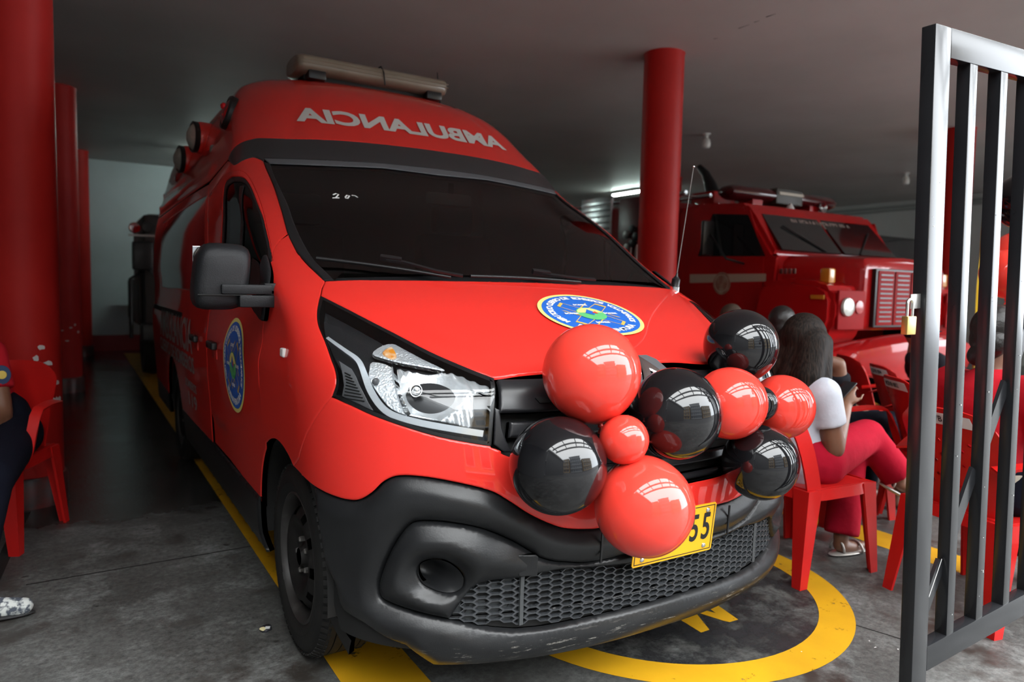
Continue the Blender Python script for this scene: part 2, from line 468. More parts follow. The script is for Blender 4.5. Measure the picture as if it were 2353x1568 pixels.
# ================================================================== the ambulance: a hull of stacked plan curves, panels cut from it
KN = np.array([
 [0.16, 0.105, .895, .46, 2.37], [0.30, 0.017, .934, .526, 2.368], [0.45, 0.008, .944, .587, 2.34], [0.65, 0.000, .957, .594, 2.36],
 [0.85, 0.037, .969, .60, 2.42], [1.0, 0.089, .974, .612, 2.46], [1.06, 0.183, .966, .534, 2.43], [1.15, 0.400, .954, .422, 2.34],
 [1.24, 0.611, .952, .33, 2.30], [1.30, 0.753, .954, .318, 2.30], [1.40, 0.936, .959, .352, 2.30], [1.60, 1.255, .952, .345, 2.31],
 [1.825, 1.664, .916, .313, 2.31], [1.965, 1.821, .879, .310, 2.34], [2.10, 1.980, .844, .337, 2.36], [2.22, 2.098, .809, .38, 2.38],
 [2.32, 2.236, .765, .412, 2.45], [2.38, 2.36, .72, .43, 2.5], [2.43, 2.50, .645, .43, 2.5], [2.452, 2.62, .54, .42, 2.5]])
ZTOP = 2.452
def pchip(xk, yk, x):
    h = np.diff(xk); d = np.diff(yk)/h; m = np.zeros_like(yk)
    for i in range(1, len(xk)-1):
        if d[i-1]*d[i] > 0:
            w1 = 2*h[i]+h[i-1]; w2 = h[i]+2*h[i-1]; m[i] = (w1+w2)/(w1/d[i-1]+w2/d[i])
    m[0] = d[0]; m[-1] = d[-1]
    i = np.clip(np.searchsorted(xk, x)-1, 0, len(xk)-2); t = (x-xk[i])/h[i]
    return (1+2*t)*(1-t)**2*yk[i]+t*(1-t)**2*h[i]*m[i]+t*t*(3-2*t)*yk[i+1]+t*t*(t-1)*h[i]*m[i+1]
# a dense table, lightly smoothed so that reflections run evenly
_ZT = np.linspace(.14, 2.456, 1160)
_TB = []
for j in range(1, 5):
    v = pchip(KN[:, 0], KN[:, j], _ZT)
    k = 21; pad = np.concatenate([2*v[0]-v[k:0:-1], v, 2*v[-1]-v[-2:-k-2:-1]])
    ker = np.hanning(2*k+1); ker /= ker.sum()
    _TB.append(np.convolve(pad, ker, 'valid'))
def hp(z): return [np.interp(z, _ZT, t) for t in _TB]
def hull(phi, z):
    phi = np.asarray(phi, float); z = np.asarray(z, float)
    Y0, w, L, p = hp(z); a = np.abs(phi); f = np.minimum(a, PI/2)
    s, c = np.sin(f), np.cos(f); r = (s**p+c**p)**(-1/p)
    return np.stack([w*r*s*np.sign(phi), Y0+L*(1-r*c)+np.maximum(0, a-PI/2), z+0*phi], -1)
def hnorm(phi, z):
    e = 1e-3
    a = hull(phi+e, z)-hull(phi-e, z); b = hull(phi, z+e)-hull(phi, z-e)
    n = np.cross(a, b); n /= np.linalg.norm(n, axis=-1, keepdims=True)+1e-12
    return n
def inv(x, y, z):
    Y0, w, L, p = hp(z)
    if y <= Y0+L: return math.atan2(abs(x)/w, 1-(y-Y0)/L)*(1 if x >= 0 else -1)
    return (PI/2+y-Y0-L)*(1 if x >= 0 else -1)
def side(y, z, s=-1):
    Y0, w, L, p = hp(z)
    if y >= Y0+L: return (s*(PI/2+y-Y0-L), z)
    c = 1-(y-Y0)/L; q = (1-c**p)**(1/p); return (s*math.atan2(q, c), z)
def xz(x, z):
    """front point of the hull from lateral x"""
    Y0, w, L, p = hp(z); q = min(abs(x)/w, .9999)
    return (math.copysign(math.atan2(q, (1-q**p)**(1/p)), x), z)
_PH = np.concatenate([np.linspace(-PI/2-4.2, -PI/2, 60)[:-1], np.linspace(-PI/2, PI/2, 221), np.linspace(PI/2, PI/2+4.2, 60)[1:]])
_ZG = np.linspace(.16, ZTOP, 300)
_G = hull(*np.meshgrid(_PH, _ZG)); _nc = len(_PH)
BVH = BVHTree.FromPolygons(_G.reshape(-1, 3).tolist(), [(i*_nc+j, i*_nc+j+1, (i+1)*_nc+j+1, (i+1)*_nc+j) for i in range(len(_ZG)-1) for j in range(_nc-1)])
_O = Vector(CAM)
def hit(px, py):
    h = BVH.ray_cast(_O, Vector(ray(px, py)).normalized())[0]
    if h is None: raise ValueError('no hull at %s' % ((px, py),))
    return (inv(h.x, h.y, h.z), h.z)
def hits(pts): return [hit(*p) for p in pts]
def hpt(uv, off=0.0):
    P = hull(uv[0], uv[1]); return Vector(P+hnorm(uv[0], uv[1])*off)

def spline(pts, n=6, closed=False):
    """Catmull-Rom through 2D points"""
    P = [np.array(p, float) for p in pts]; N = len(P); out = []
    rng_ = range(N) if closed else range(N-1)
    for i in rng_:
        p0 = P[(i-1) % N] if closed or i > 0 else 2*P[0]-P[1]
        p1, p2 = P[i], P[(i+1) % N]
        p3 = P[(i+2) % N] if closed or i+2 < N else 2*P[-1]-P[-2]
        for k in range(n):
            t = k/n
            out.append(tuple(.5*((2*p1)+(-p0+p2)*t+(2*p0-5*p1+4*p2-p3)*t*t+(-p0+3*p1-3*p2+p3)*t**3)))
    if not closed: out.append(tuple(P[-1]))
    return out
def inpoly(P, poly):
    x, y = P[:, 0], P[:, 1]; r = np.zeros(len(P), bool); n = len(poly)
    for i in range(n):
        x1, y1 = poly[i]; x2, y2 = poly[(i+1) % n]
        c = (y1 > y) != (y2 > y)
        if y1 != y2: r ^= c & (x < (x2-x1)*(y-y1)/(y2-y1)+x1)
    return r
def dens(poly, d, S):
    out = []
    for i in range(len(poly)):
        a = np.array(poly[i]); b = np.array(poly[(i+1) % len(poly)])
        n = max(1, int(math.ceil(np.linalg.norm((b-a)*S)/d)))
        out += [tuple(a+(b-a)*k/n) for k in range(n)]
    return out
def clean(poly, S, eps=1e-4):
    out = []
    for p in poly:
        if not out or np.linalg.norm((np.array(p)-out[-1])*S) > eps: out.append(np.array(p, float))
    if np.linalg.norm((out[0]-out[-1])*S) < eps: out.pop()
    return [tuple(p) for p in out]

def panel(name, outer, m, parent, holes=(), step=.02, kz=1.0, off=0.0, er=.008, eh=.006, skirt=.02, side='L', bump=None, flat=None):
    """cut a piece of the hull. side: L as given, R mirrored, S half outline (phi<=0 side) mirrored to a whole"""
    S = np.array([.9, kz])
    if side == 'S':
        o = list(outer); outer = o+[(-p, z) for p, z in o[::-1] if abs(p) > 1e-6]
        holes = list(holes)+[[(-p, z) for p, z in h[::-1]] for h in holes if all(p < -1e-6 for p, z in h)]
    outer = dens(clean(outer, S), step*.6, S)
    hl = [dens(clean(h, S), step*.6, S) for h in holes]
    O = np.array(outer)*S; HL = [np.array(h)*S for h in hl]
    V = [O]+HL; E = []; b = 0
    for q in V:
        E += [(b+i, b+(i+1) % len(q)) for i in range(len(q))]; b += len(q)
    B = np.concatenate(V)
    lo, hi = O.min(0), O.max(0)
    gx = np.arange(lo[0], hi[0], step); gy = np.arange(lo[1], hi[1], step*.866)
    g = np.array([(x+(step/2 if j % 2 else 0), y) for j, y in enumerate(gy) for x in gx]) if len(gx) and len(gy) else np.zeros((0, 2))
    extra = []
    if er > 0:
        for q in V:
            t = np.roll(q, -1, 0)-np.roll(q, 1, 0); nn = np.stack([-t[:, 1], t[:, 0]], -1)
            nn /= np.linalg.norm(nn, axis=1, keepdims=True)+1e-9
            for f in (.45, 1.0):
                for s in (-1, 1): extra.append(q+nn*er*f*s)
    if extra: g = np.concatenate([g]+extra)
    keep = inpoly(g, O)
    for h in HL: keep &= ~inpoly(g, h)
    g = g[keep]
    if len(g):
        D = np.full(len(g), 9.0)
        for i in range(0, len(g), 800):
            D[i:i+800] = np.sqrt(((g[i:i+800, None]-B[None])**2).sum(-1)).min(1)
        lim = np.full(len(g), min(step*.5, er*.4) if er > 0 else step*.5)
        g = g[D > lim]
    pts = np.concatenate([B, g])
    r = delaunay_2d_cdt([Vector(p) for p in pts], E, [], 0, 1e-6)
    P2 = np.array([(v.x, v.y) for v in r[0]]); F = np.array([f for f in r[2] if len(f) == 3])
    cen = P2[F].mean(1); k = inpoly(cen, O)
    for h in HL: k &= ~inpoly(cen, h)
    F = F[k]
    ids, F = np.unique(F, return_inverse=True); F = F.reshape(-1, 3); P2 = P2[ids]
    uv = P2/S
    P3 = hull(uv[:, 0], uv[:, 1]); N = hnorm(uv[:, 0], uv[:, 1])
    B3 = hull((B/S)[:, 0], (B/S)[:, 1])
    D = np.empty(len(P3))
    for i in range(0, len(P3), 500):
        D[i:i+500] = np.sqrt(((P3[i:i+500, None]-B3[None])**2).sum(-1)).min(1)
    o = np.full(len(P3), float(off))
    if er > 0:
        q = 1-np.clip(D/er, 0, 1); o -= eh*(1-np.sqrt(np.maximum(0, 1-q*q)))
    if bump is not None: o = o+bump(P3, uv, D)
    P3 = P3+N*o[:, None]
    a, b_, c = P3[F[:, 0]], P3[F[:, 1]], P3[F[:, 2]]
    fn = np.cross(b_-a, c-a)
    flip = (fn*N[F[:, 0]]).sum(1) < 0
    F[flip] = F[flip][:, ::-1]; fn[flip] *= -1
    vn = np.zeros_like(P3)
    for k in range(3): np.add.at(vn, F[:, k], fn)
    vn /= np.linalg.norm(vn, axis=1, keepdims=True)+1e-12
    w = np.clip(D/max(er, 1e-6), 0, 1)[:, None]
    vn = vn if bump is not None else N*w+vn*(1-w)
    # skirt along every open edge
    cnt = {}
    for f in F:
        for i in range(3):
            e = (f[i], f[(i+1) % 3]); cnt[e] = cnt.get(e, 0)+1
    V3 = P3.tolist(); FF = F.tolist(); VN = vn.tolist(); nb = {}
    if skirt > 0:
        for (i, j) in cnt:
            if (j, i) in cnt: continue
            q = []
            for v in (i, j):
                V3.append(P3[v].tolist()); VN.append(None); V3.append((P3[v]-N[v]*skirt).tolist()); VN.append(None); q.append(len(V3)-2)
            e = P3[j]-P3[i]; nn = np.cross(e, N[i]); nn = (nn/(np.linalg.norm(nn)+1e-12)).tolist()
            for v in q: VN[v] = nn; VN[v+1] = nn
            FF.append([q[0]+1, q[1]+1, q[1], q[0]][::-1])
    V3 = np.array(V3); VN = np.array(VN)
    if side == 'R':
        V3[:, 0] *= -1; VN[:, 0] *= -1; FF = [f[::-1] for f in FF]
    me = mk(V3, FF)
    me.normals_split_custom_set_from_vertices(VN.tolist())
    return obj(name, me, m, parent)
def both(name, outer, m, parent, **k):
    return panel(name, outer, m, parent, side='L', **k), panel(name, outer, m, parent, side='R', **k)
def arc_pts(cy, cz, r, a0, a1, n=24):
    return [(cy+r*math.cos(a0+(a1-a0)*i/n), cz+r*math.sin(a0+(a1-a0)*i/n)) for i in range(n+1)]
def sides(pts): return [side(y, z) for y, z in pts]

M_paint = mat('red_vehicle_paint', (.63, .024, .017), .45, 0, .75, .08)
M_plastic = mat('black_bumper_plastic', (.0075, .0078, .0085), .33, 0, 0, .42, bump=(260, .05), noise=(7, (.013, .0135, .0145), .35, .7))
M_trim = mat('black_trim', (.010, .010, .011), .30)
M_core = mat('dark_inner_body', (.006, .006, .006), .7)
M_band = mat('charcoal_band_paint', (.022, .023, .025), .30, 0, .3)
M_strip = mat('grey_rubber_strip', (.085, .088, .095), .4)
M_rubber = mat('tyre_rubber', (.008, .008, .008), .6, 0, 0, .3, bump=(60, .08), noise=(5, (.015, .0145, .0135), .35, .7))
M_rim = mat('black_steel_rim', (.030, .028, .027), .42, .2, noise=(18, (.08, .075, .07), .55, .85))
M_chrome = mat('chrome', (.80, .81, .82), .07, 1.0)
M_mirror_plastic = mat('mirror_shell_plastic', (.011, .0115, .013), .45, 0, 0, .3, bump=(260, .12))
M_ws = glass_mat('windshield_glass', (.30, .29, .27))
M_tint = glass_mat('tinted_side_glass', (.10, .035, .032))
M_clear = glass_mat('clear_lens', (.93, .95, .96))
M_seat = mat('grey_seat_cloth', (.05, .05, .052), .9)
M_white_vinyl = mat('white_vinyl', (.62, .62, .60), .45)
M_plate = mat('yellow_plate', (.70, .36, .008), .4)
M_ink = mat('black_ink', (.008, .008, .009), .45)

def scuffed(m):
    # pale scratches rubbed into the lowest edge of the bumper
    n = m.node_tree.nodes; l = m.node_tree.links; b = n['Principled BSDF']
    src = b.inputs['Base Color'].links[0].from_socket
    tc = n.new('ShaderNodeTexCoord'); mp = n.new('ShaderNodeMapping'); mp.inputs['Scale'].default_value = (9, 9, 60)
    t = n.new('ShaderNodeTexNoise'); t.inputs['Scale'].default_value = 1.6; t.inputs['Detail'].default_value = 9; t.inputs['Roughness'].default_value = .75
    l.new(tc.outputs['Object'], mp.inputs[0]); l.new(mp.outputs[0], t.inputs['Vector'])
    r = n.new('ShaderNodeValToRGB'); r.color_ramp.elements[0].position = .585; r.color_ramp.elements[1].position = .62
    l.new(t.outputs[0], r.inputs[0])
    sx = n.new('ShaderNodeSeparateXYZ'); l.new(tc.outputs['Object'], sx.inputs[0])
    mr = n.new('ShaderNodeMapRange'); mr.inputs[1].default_value = .305; mr.inputs[2].default_value = .255
    l.new(sx.outputs['Z'], mr.inputs[0])
    mu = n.new('ShaderNodeMath'); mu.operation = 'MULTIPLY'; l.new(r.outputs[0], mu.inputs[0]); l.new(mr.outputs[0], mu.inputs[1])
    x = n.new('ShaderNodeMix'); x.data_type = 'RGBA'; l.new(mu.outputs[0], x.inputs[0]); l.new(src, x.inputs[6]); x.inputs[7].default_value = (.20, .19, .17, 1)
    l.new(x.outputs[2], b.inputs['Base Color'])
scuffed(M_plastic)
VAN = thing('ambulance', 'red ambulance van parked nose out with balloons tied to its front', 'ambulance', (0, 2.5, 0))
YR = 5.25                                        # rear end
WY, WZ, WR = .872, .338, .336                    # front wheel
RWY = WY+3.10

# ---- outlines read from the photograph, on the driver-facing half, as (phi, z) on the hull
hl_top = hits(zc(600, 600, 3.361, [(458, 268), (700, 390), (1000, 545), (1300, 700), (1600, 830), (1800, 908)]))
hl_in = hits(zc(600, 600, 3.361, [(1800, 920), (1798, 1150), (1778, 1425)]))
hl_bot = hits(zc(600, 600, 3.361, [(1770, 1432), (1600, 1405), (1350, 1355), (1100, 1280), (850, 1190), (700, 1120), (550, 1052)]))
hl_out = hits(zc(600, 600, 3.361, [(550, 1045), (580, 950), (575, 860), (540, 760), (490, 620), (442, 500), (432, 400), (446, 310), (458, 268)]))
HL = spline(hl_top, 5)+spline(hl_in, 3)+spline(hl_bot, 4)+spline(hl_out, 5)
hood_rear_c = hit(747, 649)
hood_rear = [hood_rear_c, xz(-.70, 1.2985), xz(-.5, 1.302), xz(-.25, 1.304), (0, 1.305)]
fr_l = hl_top[-1]
hood_front = [(0, fr_l[1]+.022), xz(-.15, fr_l[1]+.022), xz(-.28, fr_l[1]+.012), fr_l]
hood_front = spline(hood_front, 4)
edge_hf = [hit(736.5, 677.5), hit(739, 664), hood_rear_c]
hood_o = hood_front+spline(hl_top, 5)[::-1][1:]+edge_hf[1:]+hood_rear[1:]
def hood_bump(P, uv, D):
    # raised centre field with a soft crease running back from each headlight
    x = np.abs(P[:, 0]); e = .47+.36*np.clip((P[:, 1]-.15)/.7, 0, 1)
    return .007/(1+np.exp((x-e)/.012))-.004
panel('hood', hood_o, M_paint, VAN, side='S', step=.022, kz=2.2, er=.010, eh=.006, off=.004, bump=hood_bump)

# grille opening and the red bumper cover
gr_low = [hit(1128, 1029), hit(1150, 1037), hit(1168, 1050)]
def mirror_hit(px, py):
    p, z = hit(px, py); return (-abs(p), z)
gr_c = [mirror_hit(1670, 1087), mirror_hit(1582, 1112)]
gr_low = spline(gr_low+[xz(-.34, (gr_low[-1][1]+gr_c[0][1])/2)]+gr_c, 5)
gr_zc = gr_low[-1][1]-.004
gr_low = gr_low+[(0, gr_zc)]
blk_top = hits([(719, 1114), (756, 1135), (796, 1147.5), (825, 1148), (854, 1132), (883, 1105), (919, 1092.5), (980, 1096), (1053, 1109), (1125, 1127), (1165, 1148), (1216, 1181), (1270, 1206), (1307, 1215), (1361, 1215.5), (1379, 1213)])
zb = blk_top[-1][1]
blk_top = spline(blk_top, 4)+[(0, zb+.002)]
arch = arc_pts(WY, WZ+.0, .415, PI-.0, 0.0, 40)               # from the front, over the top, to the rear
a_s = [side(y, z) for y, z in arch]
# cut the arch where the black plastic meets it
zj = blk_top[0][1]
arch_up = [p for p in a_s if p[1] >= zj+.006]
ks = min(range(len(a_s)), key=lambda i: abs(a_s[i][1]-zj) if a_s[i][1] <= zj+.02 and i < 20 else 9)
seam_b = hit(762, 913)
arch_mid = min(range(len(arch_up)), key=lambda i: abs(hull(*arch_up[i])[1]-.60))
red_bump = gr_low[::-1]+spline(hl_bot, 4)[:-1]+[seam_b]
red_bump = red_bump+[arch_up[arch_mid]]+arch_up[:arch_mid][::-1]+blk_top
panel('bumper_cover', red_bump, M_paint, VAN, side='S', step=.02, er=.008, eh=.004, off=.004)
# front fender: headlight edge, pillar seam, door edge, wheel arch
door_y = 1.115
pil_seam = hits([(744, 650), (708, 612), (682.5, 582), (663, 541)])
pil_seam = [hood_rear_c]+pil_seam[1:]+hits([(645, 552), (631, 572), (627, 600)])
fend = spline(hl_out, 5)[:-1][::1]
fender_o = [seam_b]+fend+edge_hf+pil_seam[1:]
yd = hull(*pil_seam[-1])[1]
dn = sides([(yd+(door_y-yd)*t, pil_seam[-1][1]+(1.12-pil_seam[-1][1])*t) for t in np.linspace(.2, 1, 6)]+[(door_y, z) for z in np.linspace(1.0, .72, 6)])
arch_rear_top = [p for i, p in enumerate(arch_up) if i >= arch_mid and hull(*p)[1] < door_y-.0]
fender_o = fender_o+dn+[side(door_y, arch_rear_top[-1][1]+.0)]+arch_rear_top[::-1]
both('front_fender', fender_o, M_paint, VAN, step=.02, er=.006, eh=.004, off=.004)
# doors and side
arch_r = [p for p in a_s if hull(*p)[1] > door_y]
ARCH_RB = a_s[-1]
win_o = hits([(612.5, 640), (626, 603), (609, 519), (593, 472), (577, 432), (562, 411), (545, 406), (528, 411), (517, 428), (513, 500), (510, 565)])
zwb = 1.245
wy0 = hull(*win_o[-1])[1]
win_o = spline(win_o, 4)+sides([(wy0, 1.5), (wy0+.01, 1.36), (wy0, zwb), (1.6, zwb-.005), (1.3, zwb)])+[hit(622, 668)]
drY = 2.33
sill = .452
top_rail = hits([(622, 560), (600, 470), (575, 412), (555, 394), (535, 395), (515, 404)])
def yz(uv):
    P = hull(*uv); return (P[1], P[2])
dz_top = yz(hit(510, 405))
door_o = dn[-1:]+dn[:-1][::-1]+[pil_seam[-1]]+spline(top_rail, 4)+sides([(drY+.12, 1.72), (drY+.02, 1.5), (drY, 1.3), (drY, 1.1), (drY, .8), (drY, sill)]+[(1.9, sill), (1.5, sill-.015), (1.32, sill-.06)])+[p for p in arch_r if p[1] > sill-.075][::-1]
def door_bump(P, uv, D):
    # the stamped wedge crease low on the doors
    y, z = P[:, 1], P[:, 2]
    ln = .60+.28*np.clip((1.9-y)/.75, 0, 1)
    return .010/(1+np.exp(-(z-ln)/.010))-.010+.0*y
both('front_door', door_o, M_paint, VAN, holes=[win_o], step=.028, er=.006, eh=.004, off=.004, bump=door_bump)
# window frame rubber and glass
def shrink(o, d):
    c = np.mean(np.array(o), 0); q = []
    P = np.array(o); n = len(P)
    for i in range(n):
        t = P[(i+1) % n]-P[i-1]; nn = np.array([-t[1], t[0]]); nn /= np.linalg.norm(nn)+1e-9
        a = P[i]+nn*d; b = P[i]-nn*d
        q.append(tuple(a if inpoly(a[None], o)[0] and not inpoly(b[None], o)[0] else b if inpoly(b[None], o)[0] else P[i]))
    return q
win_in = shrink(win_o, .028)
both('window_seal', win_o, M_trim, VAN, holes=[win_in], step=.02, er=.008, eh=.004, off=.003, skirt=.01)
both('door_glass', win_in, M_tint, VAN, step=.04, er=0, off=-.004, skirt=0)
dv = [(1.42, 1.25), (1.445, 1.25), (1.70, 1.70), (1.675, 1.70)]
# sliding door / rear body side with its big dark window
slw = sides([(2.50, 1.27), (2.46, 1.42), (2.50, 1.62), (2.56, 1.715), (2.7, 1.745), (4.55, 1.74), (4.66, 1.70), (4.70, 1.5), (4.68, 1.28), (4.58, 1.235), (3.5, 1.235), (2.62, 1.235)])
slw = spline(slw, 4, True)
ral = [(drY+.015, z) for z in (sill, .8, 1.1, 1.3)]+[(drY+.035, 1.5), (drY+.135, 1.72), (drY+.20, 1.80)]
rarch = arc_pts(RWY, WZ, .415, 0, PI, 30)
rarch = [p for p in rarch if p[1] > sill-.05]
sl_o = sides(ral+[(3.2, 1.815), (4.2, 1.815), (YR, 1.81)]+[(YR, z) for z in (1.5, 1.2, .9, .7, sill)]+rarch)
both('side_panel', sl_o, M_paint, VAN, holes=[slw], step=.05, er=.006, eh=.004, off=.004)
both('side_window', slw, mat('red_tinted_window', (.012, .002, .002), .04, 0, 1.0), VAN, step=.05, er=.006, eh=.003, off=.002)
# pillar and roof rail (red), up to the black band
band_lo_l = hits([(527.5, 371.5), (539.5, 380), (561.6, 368), (582, 362.5), (597, 367), (606, 372)])
pil_out = hits([(606, 373), (627, 424), (648.5, 491.5), (661, 538)])
pil_red = spline(band_lo_l, 4)+spline(pil_out, 4)[1:]+hits([(645, 551), (631, 571), (627, 598)])+spline(top_rail, 4)
rail_top_y = yz(band_lo_l[0])[0]
pil_red = pil_red+sides([(drY+.135, 1.725), (drY+.2, 1.805), (rail_top_y+.05, 1.86)])
both('a_pillar', pil_red, M_paint, VAN, step=.02, er=.006, eh=.004, off=.003)
# windshield surround, glass, cowl
gl_l = hits([(621, 377.5), (657, 462), (674, 509), (695, 556), (721, 598), (750, 628), (768, 646)])
sur_o = spline(hits([(606, 373), (627, 424), (648.5, 491.5), (661, 538), (682.5, 580), (708, 610), (744, 647)]), 4)
sur = sur_o+spline(gl_l, 4)[::-1]
both('windshield_trim', sur, M_trim, VAN, step=.02, er=.01, eh=.006, off=.008)
st_bot = hits([(619, 378), (667, 379.5), (760, 383), (880, 388), (1000, 402.5)])
zt_c = hit(1015, 405)[1]
gtop = spline(st_bot[:4], 4)+[(0, zt_c)]
cowl_z = 1.318
glz = gl_l[-1]
glass_o = spline(gl_l, 4)+[xz(-.74, 1.325), xz(-.4, 1.33), (0, 1.332)]
panel('windshield', glass_o[::-1]+gtop[1:], M_ws, VAN, side='S', step=.04, kz=1.4, er=0, off=0, skirt=0)
panel('cowl', hood_rear[::-1]+[hood_rear_c, xz(-.80, 1.318), xz(-.4, 1.336), (0, 1.338)], M_trim, VAN, side='S', step=.02, kz=2.5, er=.006, eh=.004, off=-.012)
# grey rubber strip over the glass, charcoal band, red roof front
st_top = hits([(607.5, 367), (667, 368.5), (760, 372), (880, 378.5)])
zs_c = hit(1012, 392)[1]
strip = [(0, zt_c)]+spline(st_bot[:4], 4)[::-1]+spline(st_top, 4)+[(0, zs_c)]
panel('roof_strip', strip, M_strip, VAN, side='S', step=.02, er=.006, eh=.005, off=.008)
bt = hits([(527.5, 370), (529, 359), (538, 343), (556.5, 328.5), (582, 320.5), (599, 318.5), (661, 320.5), (735, 322), (803, 326), (880, 333)])
zb_c = hit(1000, 347.5)[1]
band = spline(bt, 4)+[(0, zb_c)]
band_o = band[::-1]+spline(band_lo_l, 4)[1:]+spline(st_top, 4)+[(0, zs_c)]
panel('front_band', band_o, M_band, VAN, side='S', step=.025, er=.008, eh=.006, off=.006)
# roof: from the band up and along the side
Yb, Zb = yz(bt[0])
zl = [Zb, 1.83]
cap_z = 2.449
roof_o = band+[(0, cap_z)]
rl = [side(YR, z) for z in np.linspace(cap_z, 1.823, 24)]
low_edge = sides([(4.2, 1.823), (3.2, 1.823), (drY+.22, 1.818), (Yb+.05, 1.868)])
def roof_bump(P, uv, D):
    # two shallow grooves beside the centre field and the long ribs along the side
    x, y, z = np.abs(P[:, 0]), P[:, 1], P[:, 2]
    g = -.007*np.exp(-((x-(.700-.30*np.clip((z-1.9)/.55, 0, 1)))/.010)**2)*(y < 2.6)*(z > 1.93)
    s = .012*np.exp(-((z-1.90)/.022)**2)*np.clip((y-2.4)/.2, 0, 1)+.010*np.exp(-((z-2.01)/.02)**2)*np.clip((y-2.6)/.2, 0, 1)
    return g+s
roof_half = band[::-1]+low_edge[::-1]+rl[::-1]+[(-(PI/2+.001), cap_z), (0, cap_z)]
panel('roof', roof_half, M_paint, VAN, side='S', step=.04, er=.006, eh=.003, off=.004, bump=roof_bump)
top = [hull(p, cap_z) for p in np.concatenate([np.linspace(-PI/2-2.2, -PI/2, 4), np.linspace(-PI/2, PI/2, 41)[1:-1], np.linspace(PI/2, PI/2+2.2, 4)])]
obj('roof_skin', mk([(p[0], p[1], p[2]+.004) for p in top], [tuple(range(len(top)))], False), M_paint, VAN)
# rear wall
re = [hull(*side(YR, z)) for z in np.linspace(.3, cap_z, 30)]
obj('rear_panel', mk([(p[0], p[1], p[2]) for p in re]+[(-p[0], p[1], p[2]) for p in re[::-1]], [tuple(range(60))], False), M_paint, VAN)
# lower black side cladding
cl = sides([(1.29, sill-.006), (1.9, sill-.006), (RWY-.42, sill-.006), (RWY-.42, .235), (1.23, .235)]+arc_pts(WY, WZ, .415, -.1, .27, 4)[0:])
both('sill_cladding', cl, M_plastic, VAN, step=.04, er=.02, eh=.012, off=.006)
cl2 = sides([(RWY+.42, sill-.006), (YR, sill-.006), (YR, .28), (RWY+.42, .28)])
both('rear_cladding', cl2, M_plastic, VAN, step=.05, er=.01, eh=.006, off=.004)

# ---- black bumper
lip = hits([(727, 1180), (745, 1290), (765, 1340), (776, 1385), (790, 1410), (832, 1436), (880, 1468), (930, 1488)])
bz = .205
bum_low = spline(lip, 3)+[xz(-.70, bz+.005), xz(-.5, bz), xz(-.25, bz-.003), (0, bz-.003)]
a_front = [p for i, p in enumerate(a_s) if p[1] < zj-.01 and i < 20][::-1]
fog_o = hits(zc(600, 1000, 2.76, [(1190, 1172), (1000, 1130), (800, 1060), (752, 1015), (745, 940), (790, 800), (860, 670), (930, 585), (1000, 557), (1150, 560), (1350, 592), (1500, 640), (1650, 712), (1780, 790), (1880, 816)]))
gv = hits(zc(1000, 1100, 2.768, [(820, 542), (950, 548), (1100, 522), (1240, 490)]))
mesh_top = hits(zc(1000, 1100, 2.768, [(100, 888), (180, 772), (250, 692), (350, 656), (540, 640), (800, 592), (1240, 555)]))
mesh_bot = hits(zc(1000, 1100, 2.768, [(1300, 800), (900, 895), (540, 925), (250, 920), (140, 908), (100, 890)]))
gz = gv[-1][1]; mt = mesh_top[-1][1]; mb = mesh_bot[0][1]
fog_out = spline(fog_o, 4)+spline(gv, 3)[1:]+[(0, gz)]               # groove line from the mesh corner round the fog lamp to the centre
mesh_o_half = [(0, mt)]+spline(mesh_top, 4)[::-1]+spline(mesh_bot, 4)[::-1]+[(0, mb)]
def bump_top(P, uv, D):
    return -.024*(1-np.clip(D/.045, 0, 1))**1.15
bum_hole_h = fog_out[::-1]+spline([fog_out[0], xz(-.5, mb-.012), xz(-.25, mb-.012), (0, mb-.012)], 3)[1:]
bum_hole = bum_hole_h+[(-p, z) for p, z in bum_hole_h[::-1] if abs(p) > 1e-6]
bum_half = blk_top[::-1]+bum_low
panel('front_bumper', bum_half, M_plastic, VAN, side='S', holes=[bum_hole], step=.017, er=.012, eh=.012, off=.018, bump=bump_top)
# fog lamp surround: recessed, swelling inwards, with an oval funnel
fog_c = hit(1009, 1324)
fh = [(958.7, 1318), (966, 1298), (990, 1289), (1020, 1291), (1048, 1307), (1064, 1328), (1062, 1350), (1045, 1362), (1020, 1363), (992, 1355), (968, 1340)]
fog_hole = spline(hits(fh), 4, True)
sur_half = fog_out+[(0, mt+.0)]+spline(mesh_top, 4)[::-1]
FC = hull(*fog_c)
def fog_bump(P, uv, D):
    d = np.sqrt(((P-FC)*np.array([1, 1, 1.3]))**2 @ np.ones(3)); dm = np.sqrt(((P*np.array([-1, 1, 1])-FC)*np.array([1, 1, 1.3]))**2 @ np.ones(3))
    d = np.minimum(d, dm)
    return -.014+.042*np.clip(D/.06, 0, 1)**.7*np.exp(-(d/.30)**4)*np.clip((d-.045)/.05, 0, 1)
panel('fog_lamp_surround', sur_half, M_plastic, VAN, side='S', holes=[fog_hole], step=.016, er=.010, eh=.010, off=.010, bump=fog_bump)
def funnel(o, depth, sc, s):
    P = [hpt(q, -.004) for q in o]; N = [Vector(hnorm(q[0], q[1])) for q in o]
    c = sum(P, Vector())/len(P); nd = Vector((0, 1, 0)); V = []; F = []; R = 7
    for k in range(R):
        t = k/(R-1); f = 1-(1-sc)*t**.8
        for p in P: V.append(Vector(c+(p-c)*f)+nd*depth*t**1.2+Vector((-.016*t, 0, .006*t)))
    n = len(P)
    for k in range(R-1):
        for i in range(n): F.append((k*n+i, k*n+(i+1) % n, (k+1)*n+(i+1) % n, (k+1)*n+i))
    if s > 0: V = [Vector((-v.x, v.y, v.z)) for v in V]
    F.append(tuple(range((R-1)*n, R*n)))
    return mk(V, F)
